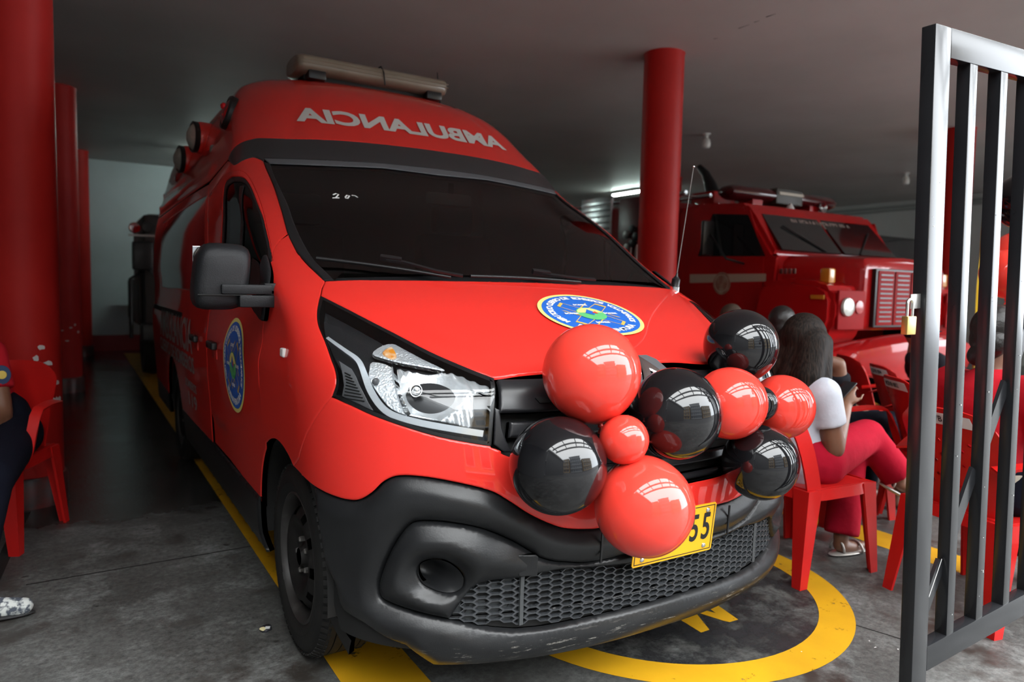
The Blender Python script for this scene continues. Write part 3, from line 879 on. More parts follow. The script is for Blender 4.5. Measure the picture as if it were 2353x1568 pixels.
for s in (-1, 1):
    fo = obj('fog_lamp_funnel', funnel(fog_hole, .085, .52, s), M_plastic, VAN)
# tow eye cover
tc_ = hits([(1188, 1275), (1190, 1272.5), (1230, 1272.5), (1234, 1277), (1233, 1316), (1229, 1320), (1193, 1322), (1188, 1319)])
panel('tow_eye_cover', tc_, M_plastic, VAN, step=.012, er=.004, eh=.005, off=.0130, skirt=.008)
# lower lip rail under the mesh
lipr = [(0, mb-.004), xz(-.25, mb-.004), xz(-.45, mb-.004), mesh_bot[-2], xz(-.66, mb+.0), xz(-.66, mb-.03), xz(-.45, mb-.034), (0, mb-.034)]
# mesh: backing, honeycomb, divider
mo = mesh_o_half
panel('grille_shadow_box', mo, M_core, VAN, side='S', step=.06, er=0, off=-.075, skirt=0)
bl = [(p, z) for p, z in spline(mesh_top, 4) if p < xz(-.49, z)[0]]
bl2 = [(p, z) for p, z in spline(mesh_bot, 4) if p < xz(-.49, z)[0]]
both('grille_blank', bl+[xz(-.488, bl[-1][1]), xz(-.488, bl2[0][1])]+bl2, mat('dull_grey_plastic', (.05, .055, .058), .5), VAN, step=.03, er=0, off=-.022, skirt=0)
mesh_full = mo+[(-p, z) for p, z in mo[::-1] if abs(p) > 1e-6]
MP = np.array(mesh_full)
def honeycomb():
    bm = bmesh.new(); ha, hb, hh = .0235, .0115, .00925
    z0 = MP[:, 1].min()-.02; z1 = MP[:, 1].max()+.02
    rows = int((z1-z0)/(2*hh))+2
    for r in range(rows):
        for c in range(-26, 27):
            x = c*(ha+hb); z = z0+r*2*hh+(hh if c % 2 else 0)
            if abs(x) > .86: continue
            hexo = [(-ha, 0), (-hb, hh), (hb, hh), (ha, 0), (hb, -hh), (-hb, -hh)]
            ctr = xz(x, z)
            if not inpoly(np.array([ctr]), mesh_full)[0]: continue
            f = .84
            ring_o = [xz(x+a, z+b) for a, b in hexo]; ring_i = [xz(x+a*f, z+b*f) for a, b in hexo]
            vo = [bm.verts.new(hpt(q, -.006)) for q in ring_o]; vi = [bm.verts.new(hpt(q, -.006)) for q in ring_i]
            vb = [bm.verts.new(hpt(q, -.024)) for q in ring_i]
            for i in range(6):
                j = (i+1) % 6
                bm.faces.new((vo[i], vo[j], vi[j], vi[i])); bm.faces.new((vi[i], vi[j], vb[j], vb[i]))
    return bm_to(bm)
obj('mesh_grille', honeycomb(), mat('grille_plastic', (.04, .043, .047), .4), VAN)
for s in (-1, 1):
    dvz = [(z) for z in np.linspace(mb+.004, mt+.018, 8)]
    bm = bmesh.new(); ribbon(bm, [hpt(xz(s*.489, z), -.008) for z in dvz], .012, .010, (0, -1, 0))
    obj('grille_divider', bm_to(bm), mat('grille_divider_plastic', (.045, .048, .05), .4), VAN)

# ---- inner body: fills the gaps between panels, leaves windows and wheel arches open
core_o = [(0, .24), xz(-.4, .24)]+sides([(.42, .26)])+[p for p in sides(arc_pts(WY, WZ, .43, PI, 0, 30))]+sides([(1.4, .25), (2.5, .25), (RWY-.45, .25)]+arc_pts(RWY, WZ, .43, PI, 0, 20)+[(YR-.02, .3)])
core_o += [side(YR-.02, z) for z in np.linspace(.5, 2.43, 20)]+[(-(PI/2+.01), 2.43), (0, 2.43)]
wsh = [(0, zt_c)]+spline(st_bot[:4], 4)[::-1]+spline(gl_l, 4)+[xz(-.74, 1.322), xz(-.4, 1.325), (0, 1.327)]
wsh = wsh+[(-p, z) for p, z in wsh[::-1] if abs(p) > 1e-6]
grh = [(0, fr_l[1]+.015), fr_l]+[hl_in[0], hl_in[-1]]+gr_low
grh = grh+[(-p, z) for p, z in grh[::-1] if abs(p) > 1e-6]
panel('inner_body', core_o, M_core, VAN, side='S', holes=[win_in, HL, fog_hole, wsh, grh], step=.06, er=0, off=-.022, skirt=0)
for s in (-1, 1):
    for yy in (WY, RWY):
        bm = bmesh.new(); n = 28; R0 = .425; ro = []; ri = []
        for i in range(n+1):
            a = PI*1.06*i/n-.03*PI; y, z = yy+R0*math.cos(a), WZ+R0*math.sin(a)
            ro.append(bm.verts.new((s*.925, y, z))); ri.append(bm.verts.new((s*.55, y, z)))
        for i in range(n): bm.faces.new((ro[i], ro[i+1], ri[i+1], ri[i]))
        bm.faces.new(ri)
        obj('wheel_well', bm_to(bm, True, .6), M_core, VAN)
obj('underbody', box_me((0, 2.75, .26), (1.3, 4.6, .08)), M_core, VAN)
both('splash_guard', sides([(.40, .22), (.46, .30), (.47, .42), (.50, .42), (.52, .24), (.46, .15)]), M_core, VAN, step=.04, er=0, off=-.03, skirt=.02)
# ---- upper grille
gz0, gz1 = gr_zc, fr_l[1]+.02
gback = grh
panel('grille_recess', gback, M_core, VAN, step=.05, er=0, off=-.07, skirt=0)
def hl_x(z):
    """lateral x of the headlamp's inner edge at height z"""
    p = np.interp(z, [hl_in[-1][1], hl_in[0][1]], [hl_in[-1][0], hl_in[0][0]])
    return hull(p, z)[0]
def slat(z0, z1, x1a, x1b, off, name='grille_slat', m=None, er=.01, eh=.012, bump=None):
    n = 10
    o = [(0, z1)]+[xz(x1b*k/n, z1) for k in range(1, n+1)]+[xz(x1a*(n-k)/n, z0) for k in range(0, n+1)]
    o[-1] = (0, z0)
    return panel(name, o, m or M_trim, VAN, side='S', step=.016, er=er, eh=eh, off=off, skirt=.03, bump=bump)
zt = fr_l[1]
M_gloss = mat('grille_satin_black', (.014, .014, .016), .28)
def slot_bump(P, uv, D):
    x, z = np.abs(P[:, 0]), P[:, 2]
    zc0 = zt-.058
    return -.007*(x < hull(*xz(-.43, zc0))[0]*-1)*np.exp(-((z-zc0)/.013)**4)
slat(zt-.088, zt+.004, hl_x(zt-.088)+.012, hl_x(zt)+.012, -.004, m=M_gloss)
slat(zt-.066, zt-.052, -.42, -.43, .0005, m=M_core, er=0, name='slat_groove')
slat(zt-.158, zt-.112, hl_x(zt-.158)+.05, hl_x(zt-.112)+.05, -.022, m=M_gloss)
slat(zt-.225, zt-.185, -.40, -.42, -.026, m=M_gloss)
slat(zt-.285, zt-.250, -.34, -.36, -.026, m=M_gloss)
slat(zt-.335, zt-.312, -.25, -.28, -.026, m=M_gloss)
for s in (-1, 1):                                     # side frames of the grille mouth
    o = [hit(1138, 935), hit(1150, 940), hit(1156, 985), hit(1166, 1015), hit(1180, 1040), hit(1160, 1040), hit(1136, 1022)]
    panel('grille_side_frame', o, M_gloss, VAN, side='L' if s < 0 else 'R', step=.012, er=.006, eh=.005, off=-.008)
# badge: charcoal surround with a bright diamond ring
bz_ = zt-.005
def poly_front(pts, off, name, m, er=.006, eh=.005, holes=(), skirt=.02):
    return panel(name, [xz(x, z) for x, z in pts], m, VAN, step=.012, er=er, eh=eh, off=off, holes=[[xz(x, z) for x, z in h] for h in holes], skirt=skirt)
sur_p = [(-.10, bz_+.045), (-.07, bz_+.062), (.07, bz_+.062), (.10, bz_+.045), (.115, bz_-.03), (.085, bz_-.12), (-.085, bz_-.12), (-.115, bz_-.03)]
sur_p = [(x*.85, bz_-.03+(z-bz_+.03)*.85) for x, z in sur_p]
poly_front(sur_p, .012, 'badge_surround', M_strip, .01, .01)
dia = [(0, bz_+.056), (.072, bz_-.03), (0, bz_-.116), (-.072, bz_-.03)]
dia_i = [(0, bz_+.010), (.034, bz_-.03), (0, bz_-.072), (-.034, bz_-.03)]
dia = [(x*.8, bz_-.03+(z-bz_+.03)*.8) for x, z in dia]; dia_i = [(x*.8, bz_-.03+(z-bz_+.03)*.8) for x, z in dia_i]
poly_front(dia, .026, 'diamond_badge', M_chrome, .008, .008, [dia_i[::-1]])

# ---- headlamps
M_lamp_black = mat('lamp_bezel_black', (.022, .022, .024), .25)
M_refl = mat('lamp_reflector', (.90, .92, .94), .24, .72, bump=(30, .25))
M_refl2 = mat('lamp_fluted_reflector', (.86, .89, .92), .28, .6, bump=(140, .6))
M_grey_trim = mat('lamp_grey_trim', (.13, .13, .135), .45)
M_amber = mat('amber_bulb', (.80, .28, .02), .2, noise=(30, (.8, .6, .4), .4, .6))
Z2 = lambda p: hits(zc(600, 600, 3.361, p))
ind = spline(Z2([(850, 660), (920, 603), (1010, 583), (1090, 618), (1250, 702), (1425, 788), (1300, 768), (1100, 733), (950, 697)]), 3, True)
ind_amb = spline(Z2([(930, 660), (965, 625), (1005, 612), (1032, 645), (1045, 690), (1020, 710), (965, 695)]), 3, True)
refl = spline(Z2([(850, 728), (1000, 765), (1200, 800), (1450, 803), (1640, 850), (1785, 925), (1785, 985), (1655, 1000), (1640, 1285), (1500, 1268), (1300, 1228), (1110, 1190), (985, 1140), (885, 1020), (815, 885), (818, 800)]), 3, True)
sidel = spline(Z2([(850, 735), (1000, 775), (1030, 900), (1060, 1050), (1125, 1188), (985, 1138), (885, 1020), (818, 885), (820, 805)]), 3, True)
gtrim = Z2([(578, 735), (680, 800), (715, 870), (740, 950), (800, 1085), (875, 1205), (720, 1130), (585, 1050), (606, 950), (600, 850)])
drl_c = Z2([(500, 570), (640, 668), (740, 745), (790, 865), (830, 990), (900, 1105), (1000, 1185), (1200, 1245), (1450, 1292), (1720, 1335)])
arc1 = Z2([(1020, 770), (1035, 900), (1070, 1060), (1130, 1190)])
grooves = [Z2([(625+3*k-8*max(0, k-3), 840+27*k), (670+13*k, 862+27*k)]) for k in range(9)]
bowl_c = hit(600+1300/3.361, 600+985/3.361)
for s in ('L', 'R'):
    sg = -1 if s == 'L' else 1
    fx = lambda v: Vector((v.x*(1 if sg < 0 else -1), v.y, v.z))
    hb = panel('headlamp', HL, M_lamp_black, VAN, side=s, step=.03, er=.0, off=-.05, skirt=0)
    rim_in = shrink(HL, .012)
    panel('headlamp_rim', HL, M_trim, hb, side=s, holes=[rim_in], step=.012, er=0, off=.0, skirt=.05)
    panel('indicator', ind, M_refl2, hb, side=s, step=.01, er=.004, eh=.004, off=-.024, skirt=.01)
    panel('amber_bulb', ind_amb, M_amber, hb, side=s, step=.01, er=.008, eh=.006, off=-.019, skirt=.005)
    def bowl(P, uv, D, c=hull(*bowl_c)):
        d = np.sqrt(((P-c)*np.array([1, 1, 1.15]))**2 @ np.ones(3))
        return -.05*np.clip(1-(d/.105)**2, 0, 1)+.003*np.sin(uv[:, 0]*220)*(d > .105)
    panel('reflector', refl, M_refl, hb, side=s, step=.007, er=.006, eh=.006, off=-.026, skirt=.01, bump=bowl)
    panel('side_reflector', sidel, M_refl2, hb, side=s, step=.008, er=.004, eh=.004, off=-.020, skirt=.006)
    bm = bmesh.new(); ribbon(bm, [fx(hpt(q, -.014)) for q in spline(arc1, 5)], .012, .006, (0, -1, .1))
    obj('reflector_rib', bm_to(bm), M_chrome, hb)
    dsp = spline(drl_c, 5); N_ = [hnorm(*q) for q in dsp]
    bm = bmesh.new()
    ribbon(bm, [fx(hpt(q, -.014)) for q in dsp], [.010+.008*min(1, k/16) for k in range(len(dsp))], .007, lambda i: fx(Vector(N_[i])))
    obj('light_guide', bm_to(bm), mat('light_guide_clear', (.86, .90, .94), .12, .35), hb)
    panel('side_trim', gtrim, M_grey_trim, hb, side=s, step=.014, er=.004, eh=.003, off=-.018, skirt=.01)
    for g in grooves:
        bm = bmesh.new(); ribbon(bm, [fx(hpt(q, -.0165)) for q in g], .0032, .003, (-.6 if sg < 0 else .6, -.8, 0))
        obj('trim_groove', bm_to(bm), M_core, hb)
    bc = fx(hpt(hit(600+1190/3.361, 600+965/3.361), -.028))
    bm = bmesh.new(); lathe(bm, [(0, .024), (.010, .023), (.016, .017), (.018, .006), (.018, -.03)], 20, aim(bc, (sg*.35, -.93, 0)))
    obj('bulb_cap', bm_to(bm, True), M_chrome, hb)
    sc_ = fx(hpt(hit(600+872/3.361, 600+915/3.361), -.012))
    bm = bmesh.new(); lathe(bm, [(0, .008), (.008, .007), (.010, 0), (.010, -.01)], 16, aim(sc_, (sg*.6, -.8, 0)))
    obj('position_bulb', bm_to(bm, True), M_grey_trim, hb)
    panel('headlamp_lens', HL, M_clear, hb, side=s, step=.03, er=.010, eh=.005, off=.005, skirt=.008)
    # side repeater on the fender
    rp_ = fx(hpt(hit(655, 811), .004))
    me = box_me((0, 0, 0), (.042, .030, .018), .007, None, 3)
    o = obj('side_repeater', me, mat('repeater_lens', (.62, .60, .58), .15), VAN, world=False)
    o.matrix_world = Matrix.Translation(rp_-Vector((0, 2.5, 0))) @ Matrix.Rotation(PI/2, 4, 'Z') @ Matrix.Rotation(PI/2*sg, 4, 'X')

# ---- number plate
pl = obj('number_plate', prism_me([(x*.165*1, z*.08) for x, z in ((-1, -.93), (-.965, -1), (.965, -1), (1, -.93), (1, .93), (.965, 1), (-.965, 1), (-1, .93))], -.0015, .0015,
         aim((0, -.030, .470+.08), (0, -.994, -.11), (0, 0, 1))), M_plate, VAN)
PM = aim((0, -.030-.0016, .470+.08), (0, -.994, -.11), (0, 0, 1)) 
def plate_rect(x0, x1, y0, y1, m, name, h=.0006):
    obj(name, prism_me([(x0, y0), (x1, y0), (x1, y1), (x0, y1)], 0, h, PM), m, pl)
for q in ((-.158, .158, .0715, .074), (-.158, .158, -.074, -.0715), (-.1585, -.156, -.074, .074), (.156, .1585, -.074, .074)):
    plate_rect(*q, M_ink, 'plate_border')
def on_plate(s, size, x, y, sx):
    V, F = text_geo(s, size, .0022, 'CENTER')
    obj('plate_character', mk([PM @ Vector((x+a*sx, y+b, .0011)) for a, b in V], F, False), M_ink, pl)
on_plate('5', .122, .128, .002, .66); on_plate('5', .122, .078, .002, .66)
for sx in (-1, 1):
    for sy in (-1, 1):
        bm = bmesh.new(); lathe(bm, [(0, .005), (.005, .0048), (.008, .002), (.0085, 0)], 14, PM @ Matrix.Translation((sx*.128, sy*.059, 0)))
        obj('plate_screw', bm_to(bm, True), M_chrome, pl)
# plate bracket seams on the bumper
for s in (-1, 1):
    bm = bmesh.new(); ribbon(bm, [hpt(xz(s*.262, z), .019) for z in np.linspace(.50, zb-.004, 6)], .006, .004, (0, -1, 0))
    obj('bumper_rib', bm_to(bm), M_plastic, VAN)

# ---- wheels
def wheel(parent, x, y, s, steer=0.0):
    M = Matrix.Translation((x, y, WR)) @ Matrix.Rotation(steer, 4, 'Z') @ Matrix.Rotation(-PI/2*s*-1, 4, 'Y')   # local +Z points outward
    w = .103; prof = []
    def P(r, h): prof.append((r, h))
    P(.221, -w*.86); P(.235, -w*.98); P(.275, -w*1.03); P(.305, -w*.98); P(.322, -w*.86); P(.331, -w*.78)
    for k in range(5):
        c = -w*.62+k*w*.31
        P(WR-.001, c-w*.135); P(WR-.001, c+w*.135)
        if k < 4: P(WR-.010, c+w*.140); P(WR-.010, c+w*.170)
    P(.331, w*.78); P(.322, w*.86); P(.305, w*.98); P(.29, w*1.02); P(.275, w*1.03); P(.262, w*1.02); P(.258, w*1.035); P(.252, w*1.02); P(.235, w*.98); P(.221, w*.86)
    wh = obj('tyre', lathe_me(prof, 72, M, .5), M_rubber, parent)
    bm = bmesh.new()
    n = 72
    for k in range(n):                                      # shoulder blocks
        a = 2*PI*k/n
        for hh, sg in ((w*.80, 1), (-w*.80, -1)):
            T = M @ Matrix.Rotation(a, 4, 'Z') @ Matrix.Translation((.3275, 0, hh)) @ Matrix.Rotation(-.55*sg, 4, 'Y')
            bx(bm, (0, 0, 0), (.006, .017, .034), 0, T)
    obj('tread_block', bm_to(bm), M_rubber, wh, kind='stuff')
    rim = [(.222, w*.86), (.226, w*.92), (.219, w*.95), (.212, w*.86), (.206, w*.60), (.200, w*.30), (.192, w*.12), (.186, w*.10)]
    rm = obj('rim', lathe_me(rim, 64, M, .6), M_rim, wh)
    # pressed disc with ten round holes
    bm = bmesh.new(); n = 80; rs = [.192, .182, .172, .158, .146, .138, .118, .10, .085, .068, .052, .036, .030]
    hs = [.012, .030, .046, .058, .064, .066, .060, .046, .036, .032, .034, .046, .060]
    hs = [h+.028 for h in hs]
    V = [[bm.verts.new(M @ Vector((r*math.cos(2*PI*k/n), r*math.sin(2*PI*k/n), h))) for k in range(n)] for r, h in zip(rs, hs)]
    holes = 10
    for i in range(len(rs)-1):
        for k in range(n):
            if 2 <= i <= 3 and (k % 8) in (2, 3, 4): continue
            bm.faces.new((V[i][k], V[i][(k+1) % n], V[i+1][(k+1) % n], V[i+1][k]))
    bm.faces.new(V[-1])
    bmesh.ops.solidify(bm, geom=bm.faces[:], thickness=.004)
    obj('wheel_disc', bm_to(bm, True, .9), M_rim, wh)
    for k in range(5):
        a = 2*PI*k/5+.3
        bm = bmesh.new(); lathe(bm, [(.0105, .050), (.0105, .080), (.008, .084), (0, .084)], 6, M @ Matrix.Translation((.058*math.cos(a), .058*math.sin(a), 0)))
        obj('wheel_bolt', bm_to(bm), mat('worn_steel', (.20, .19, .18), .4, .8), wh)
    bm = bmesh.new(); lathe(bm, [(.2, -.02), (.001, -.02)], 32, M); obj('brake_drum', bm_to(bm), M_core, wh)
    bm = bmesh.new(); T = M @ Matrix.Rotation(-2.2*s if s < 0 else 1, 4, 'Z') @ Matrix.Translation((.224, 0, w*.90))
    bx(bm, (0, 0, 0), (.012, .030, .008), .002, T); obj('balance_weight', bm_to(bm), mat('zinc', (.55, .55, .55), .4, .9), wh)
    return wh
for s in (-1, 1):
    wheel(VAN, s*.808, WY, s)
    wheel(VAN, s*.815, RWY, s)

# ---- door mirrors
def mirror(s):
    f = lambda v: Vector((v[0]*(1 if s < 0 else -1), v[1], v[2]))
    c = np.array([-1.115, 1.03, 1.30])
    bm = bmesh.new(); n = 40; R = 9; rings = []
    hx, hz = .092, .114
    for k in range(R):
        t = k/(R-1); dy = -.10*math.cos(t*PI/2)+.04; g = max(.02, math.sin(min(1, t*1.0+.0)*PI/2))**.42
        g = [.10, .58, .78, .88, .94, .975, .99, 1.0, 1.0][k]
        ring_ = []
        for i in range(n):
            a = 2*PI*i/n; q = 4.2
            ca, sa = math.cos(a), math.sin(a); r = (abs(ca)**q+abs(sa)**q)**(-1/q)
            ring_.append(bm.verts.new(f((c[0]+hx*g*r*ca+.012*g*r*sa, c[1]+dy+.012*g*r*ca, c[2]+hz*g*r*sa+.004))))
        rings.append(ring_)
    for k in range(R-1):
        for i in range(n): bm.faces.new((rings[k][i], rings[k][(i+1) % n], rings[k+1][(i+1) % n], rings[k+1][i]))
    bm.faces.new(rings[0]); bm.faces.new(rings[-1][::-1])
    mo_ = obj('door_mirror', bm_to(bm, True, .8), M_mirror_plastic, VAN)
    bm = bmesh.new(); bx(bm, f((c[0], c[1]+.043, c[2]+.03)), (.17, .004, .15), .001); obj('mirror_glass', bm_to(bm), M_chrome, mo_)
    # arm: a two-tier bracket running to the sail base
    bm = bmesh.new(); bx(bm, f((-1.045, 1.00, 1.262)), (.165, .085, .034), .008); obj('arm_cover', bm_to(bm, True, .6), M_mirror_plastic, mo_)
    bm = bmesh.new(); bx(bm, f((-1.005, 1.005, 1.222)), (.13, .09, .042), .008); obj('arm_bracket', bm_to(bm, True, .6), M_mirror_plastic, mo_)
    bm = bmesh.new(); bx(bm, f((-.962, 1.012, 1.250)), (.05, .085, .070), .008); obj('arm_hinge', bm_to(bm, True, .6), M_mirror_plastic, mo_)
    for zz, x0, x1 in ((1.2425, -1.20, -1.03), ):
        bm = bmesh.new(); bx(bm, f(((x0+x1)/2, .968, zz)), (abs(x1-x0), .012, .003)); obj('shell_seam', bm_to(bm), M_core, mo_)
    return mo_
mirror(-1)
sail = hits([(592, 702), (606, 672), (614, 640), (612, 600), (620, 596), (629, 625), (631, 650), (625, 690), (618, 737), (607, 728)])
both('mirror_sail', spline(sail, 3, True), M_mirror_plastic, VAN, step=.015, er=.012, eh=.010, off=.028, skirt=.035)

# ---- door furniture
M_handle = mat('handle_black', (.012, .012, .013), .25)
for s in (-1, 1):
    for px, py in ((494, 793), (452, 777)):
        p = hpt(hit(px, py), .016); p.x *= (1 if s < 0 else -1)
        o = obj('door_handle', box_me(p, (.030, .17, .038), .012, None, 3), M_handle, VAN)
        obj('handle_cup', box_me((p.x*.984, p.y-.01, p.z-.03), (.012, .13, .07), .006, None, 2), M_paint, o)
    o = sides([(3.35, 1.085), (5.2, 1.085), (5.2, 1.05), (3.35, 1.05)])
    panel('slide_rail', o, M_core, VAN, side='L' if s < 0 else 'R', step=.05, er=0, off=.006, skirt=.006)
    panel('window_divider', sides(dv), M_trim, VAN, side='L' if s < 0 else 'R', step=.03, er=.004, eh=.003, off=.002, skirt=.01)
    panel('glass_corner', sides([(1.14, 1.25), (1.41, 1.25), (1.30, 1.38), (1.2, 1.36)]), M_trim, VAN, side='L' if s < 0 else 'R', step=.03, er=.004, eh=.003, off=.003, skirt=.01)

# ---- wipers
def wiper(px_blade, px_arm, px_head):
    b = [hpt(hit(*p), .022) for p in px_blade]
    w = obj('wiper_blade', tube_me([b[0]+(b[-1]-b[0])*t+Vector((0, 0, .004*math.sin(PI*t))) for t in np.linspace(0, 1, 12)], .0065, 8), M_trim, VAN)
    bm = bmesh.new(); a = [hpt(hit(*p), .034) for p in px_arm]
    ribbon(bm, a, .014, .008, (0, -.5, .85)); obj('wiper_arm', bm_to(bm), M_trim, w)
    h = hpt(hit(*px_head[0]), .036); h2 = hpt(hit(*px_head[1]), .036); d = h2-h
    bm = bmesh.new(); ribbon(bm, [h, h+d*.5, h2], [.020, .024, .016], .018, (0, -.5, .85)); obj('wiper_head', bm_to(bm), M_trim, w)
wiper([(728, 606), (880, 628), (1034, 650)], [(885, 617), (925, 622), (1000, 643), (1060, 654)], [(872, 612), (920, 619)])
wiper([(1078, 647), (1220, 655), (1330, 660)], [(1235, 646), (1262, 650), (1320, 657), (1362, 660)], [(1218, 643), (1258, 648)])

# ---- roof gear
M_lens_old = mat('yellowed_clear_plastic', (.20, .16, .12), .35, 0, .2, noise=(6, (.15, .12, .085), .3, .7))
lb = np.array([-.012, 2.62, 2.505]); hx = .458
bm = bmesh.new(); n = 36; rings = []
for k, (t, g) in enumerate([(-1, .82), (-.98, .93), (-.93, 1), (-.5, 1), (0, 1), (.5, 1), (.93, 1), (.98, .93), (1, .82)]):
    ring_ = []
    for i in range(n):
        a = 2*PI*i/n; q = 3.4; ca, sa = math.cos(a), math.sin(a); r = (abs(ca)**q+abs(sa)**q)**(-1/q)
        ring_.append(bm.verts.new((lb[0]+t*hx, lb[1]+.145*g*r*ca, lb[2]+.052*g*r*sa+.01)))
    rings.append(ring_)
for k in range(len(rings)-1):
    for i in range(n): bm.faces.new((rings[k][i], rings[k][(i+1) % n], rings[k+1][(i+1) % n], rings[k+1][i]))
bm.faces.new(rings[0]); bm.faces.new(rings[-1])
LB = obj('light_bar', bm_to(bm, True, .9), M_lens_old, VAN)
bm = bmesh.new()
for k in range(2):
    z_ = lb[2]+.022-.02*k
    pts = [(-hx*.97, lb[1]-.146, z_), (hx*.97, lb[1]-.146, z_)]
    tube(bm, pts, .003, 6)
obj('lens_seam', bm_to(bm), mat('lens_seam', (.18, .14, .10), .5), LB)
bm = bmesh.new(); tube(bm, [(.03, lb[1]-.152, lb[2]-.05), (.022, lb[1]-.153, lb[2]+.02), (.02, lb[1]-.11, lb[2]+.066), (.02, lb[1]+.1, lb[2]+.066)], .004, 6)
obj('centre_strap', bm_to(bm), M_core, LB)
for s in (-1, 1):
    obj('mount_foot', box_me((s*.36, lb[1], 2.455), (.10, .26, .05), .01), M_trim, LB)
obj('mount_rail', box_me((0, lb[1], 2.452), (.84, .12, .03), .005), M_core, LB)
bm = bmesh.new(); tube(bm, [(.475, 2.64, 2.44), (.465, 2.64, 2.47)], .008, 8); tube(bm, [(.465, 2.64, 2.47), (.437, 2.62, 2.635)], .0025, 6)
obj('roof_antenna', bm_to(bm), M_core, VAN)
M_bezel = mat('black_bezel', (.008, .008, .008), .4)
for s in (-1, 1):
    for yy, zz in ((3.30, 2.175), (3.98, 2.135)):
        c0 = Vector((s*.76, yy, zz)); d = Vector((s, -.12, 0))
        h = obj('scene_lamp', lathe_me([(.095, -.03), (.097, .10), (.091, .13), (.085, .135)], 36, aim(c0, d)), M_paint, VAN)
        obj('bezel', lathe_me([(.093, .12), (.095, .145), (.086, .150), (.082, .138)], 36, aim(c0, d)), M_bezel, h)
        obj('lens', lathe_me([(0, .180), (.03, .176), (.06, .162), (.083, .142)], 36, aim(c0, d)), mat('clear_lamp_lens', (.50, .46, .40), .1, .5, bump=(60, .5)), h)
    c0 = Vector((s*.80, 4.40, 2.06)); d = Vector((s, -.3, 0))
    h = obj('red_marker_lamp', lathe_me([(.055, -.05), (.055, .05), (.05, .06)], 24, aim(c0, d)), M_paint, VAN)
    obj('lens', lathe_me([(0, .085), (.03, .08), (.05, .06)], 24, aim(c0, d)), mat('red_lens', (.30, .004, .006), .1, 0, 1), h)
    # round red flasher in a black ring on the shoulder of the roof front
    u = hit(531, 262)
    c0 = hpt(u, .01); nn = Vector(hnorm(*u)); c0.x *= (1 if s < 0 else -1); nn.x *= (1 if s < 0 else -1)
    h = obj('round_flasher', lathe_me([(.088, -.03), (.09, .012), (.082, .022), (.074, .016)], 36, aim(c0, nn)), M_bezel, VAN)
    obj('flasher_lens', lathe_me([(0, .034), (.04, .03), (.074, .014)], 36, aim(c0, nn)), MATS['red_lens'], h)
    for a in (-.025, .03):
        bm = bmesh.new(); lathe(bm, [(0, .02), (.016, .012), (.018, 0)], 14, aim(c0+nn*.022+Vector((0, a*.6, a)), nn))
        obj('flasher_reflector', bm_to(bm, True), mat('red_reflector', (.9, .03, .04), .1, .6), h)
# whip antenna at the hood corner
b0 = at(1549, 672, X=.862); tip = at(1594, 383, X=.90)
an = obj('whip_antenna', lathe_me([(.0, -.004), (.022, -.004), (.022, .028), (.020, .032), (.020, .062), (.016, .066), (.006, .078), (.004, .092), (0, .092)], 20, aim(b0, tip-b0)), M_trim, VAN)
obj('antenna_collar', lathe_me([(.0205, .003), (.0225, .004), (.0225, .026), (.0205, .027)], 20, aim(b0, tip-b0)), M_chrome, an)
obj('antenna_rod', tube_me([b0+(tip-b0)*t for t in (.12, .4, .7, 1)], [.0022, .002, .0018, .0016], 6), mat('steel_rod', (.45, .45, .46), .3, .9), an)
bm = bmesh.new(); lathe(bm, [(0, .006), (.005, .003), (.005, -.004), (0, -.006)], 10, aim(tip, tip-b0)); obj('antenna_tip', bm_to(bm, True), M_chrome, an)

# ---- cabin
M_dash = mat('dashboard', (.02, .02, .02), .7)
obj('dashboard', box_me((0, 1.42, 1.14), (1.6, .75, .18), .05), M_dash, VAN)
for x in (-.48, .48):
    st = obj('cab_seat', box_me((x, 2.18, .98), (.52, .5, .14), .05), M_seat, VAN)
    obj('seat_back', box_me((x, 2.42, 1.30), (.50, .14, .62), .06, Matrix.Rotation(-.15, 4, 'X')), M_seat, st)
    obj('head_rest', box_me((x, 2.47, 1.70), (.27, .10, .18), .045), M_seat, st)
obj('bulkhead', box_me((0, 2.8, 1.35), (1.75, .05, 1.4)), mat('pale_bulkhead', (.20, .20, .19), .8), VAN)
rv = obj('rear_view_mirror', box_me(at(1032, 459, Y=1.72), (.25, .03, .065), .018), mat('mirror_back_grey', (.16, .17, .17), .5), VAN)
p_ = at(1036, 444, Y=1.72); obj('mirror_stem', box_me((p_.x, p_.y, p_.z+.02), (.025, .02, .06), .005), M_trim, rv)
bm = bmesh.new(); T = aim((.46, 1.86, 1.20), (0, -.75, .66))
for k in range(36):
    pass
ringp = [T @ Vector((.19*math.cos(2*PI*k/32), .19*math.sin(2*PI*k/32), 0)) for k in range(33)]
tube(bm, ringp, .014, 8, False); obj('steering_wheel', bm_to(bm, True), M_dash, VAN)

# ---- lettering and emblems
def cast(o, d):
    r = BVH.ray_cast(Vector(o), Vector(d)); return r[0], r[1]
def on_hull(V, F, fn, off, name, m, parent=None, maxlen=.03):
    V, F = fine(V, F, maxlen)
    P = []
    for x, y in V:
        o, d = fn(x, y); p, n = cast(o, d)
        if p is None: p = Vector(o)+Vector(d)*3; n = -Vector(d)
        if n.dot(Vector(d)) > 0: n = -n
        P.append(p+n*off)
    return obj(name, mk(P, F, True), m, parent or VAN)
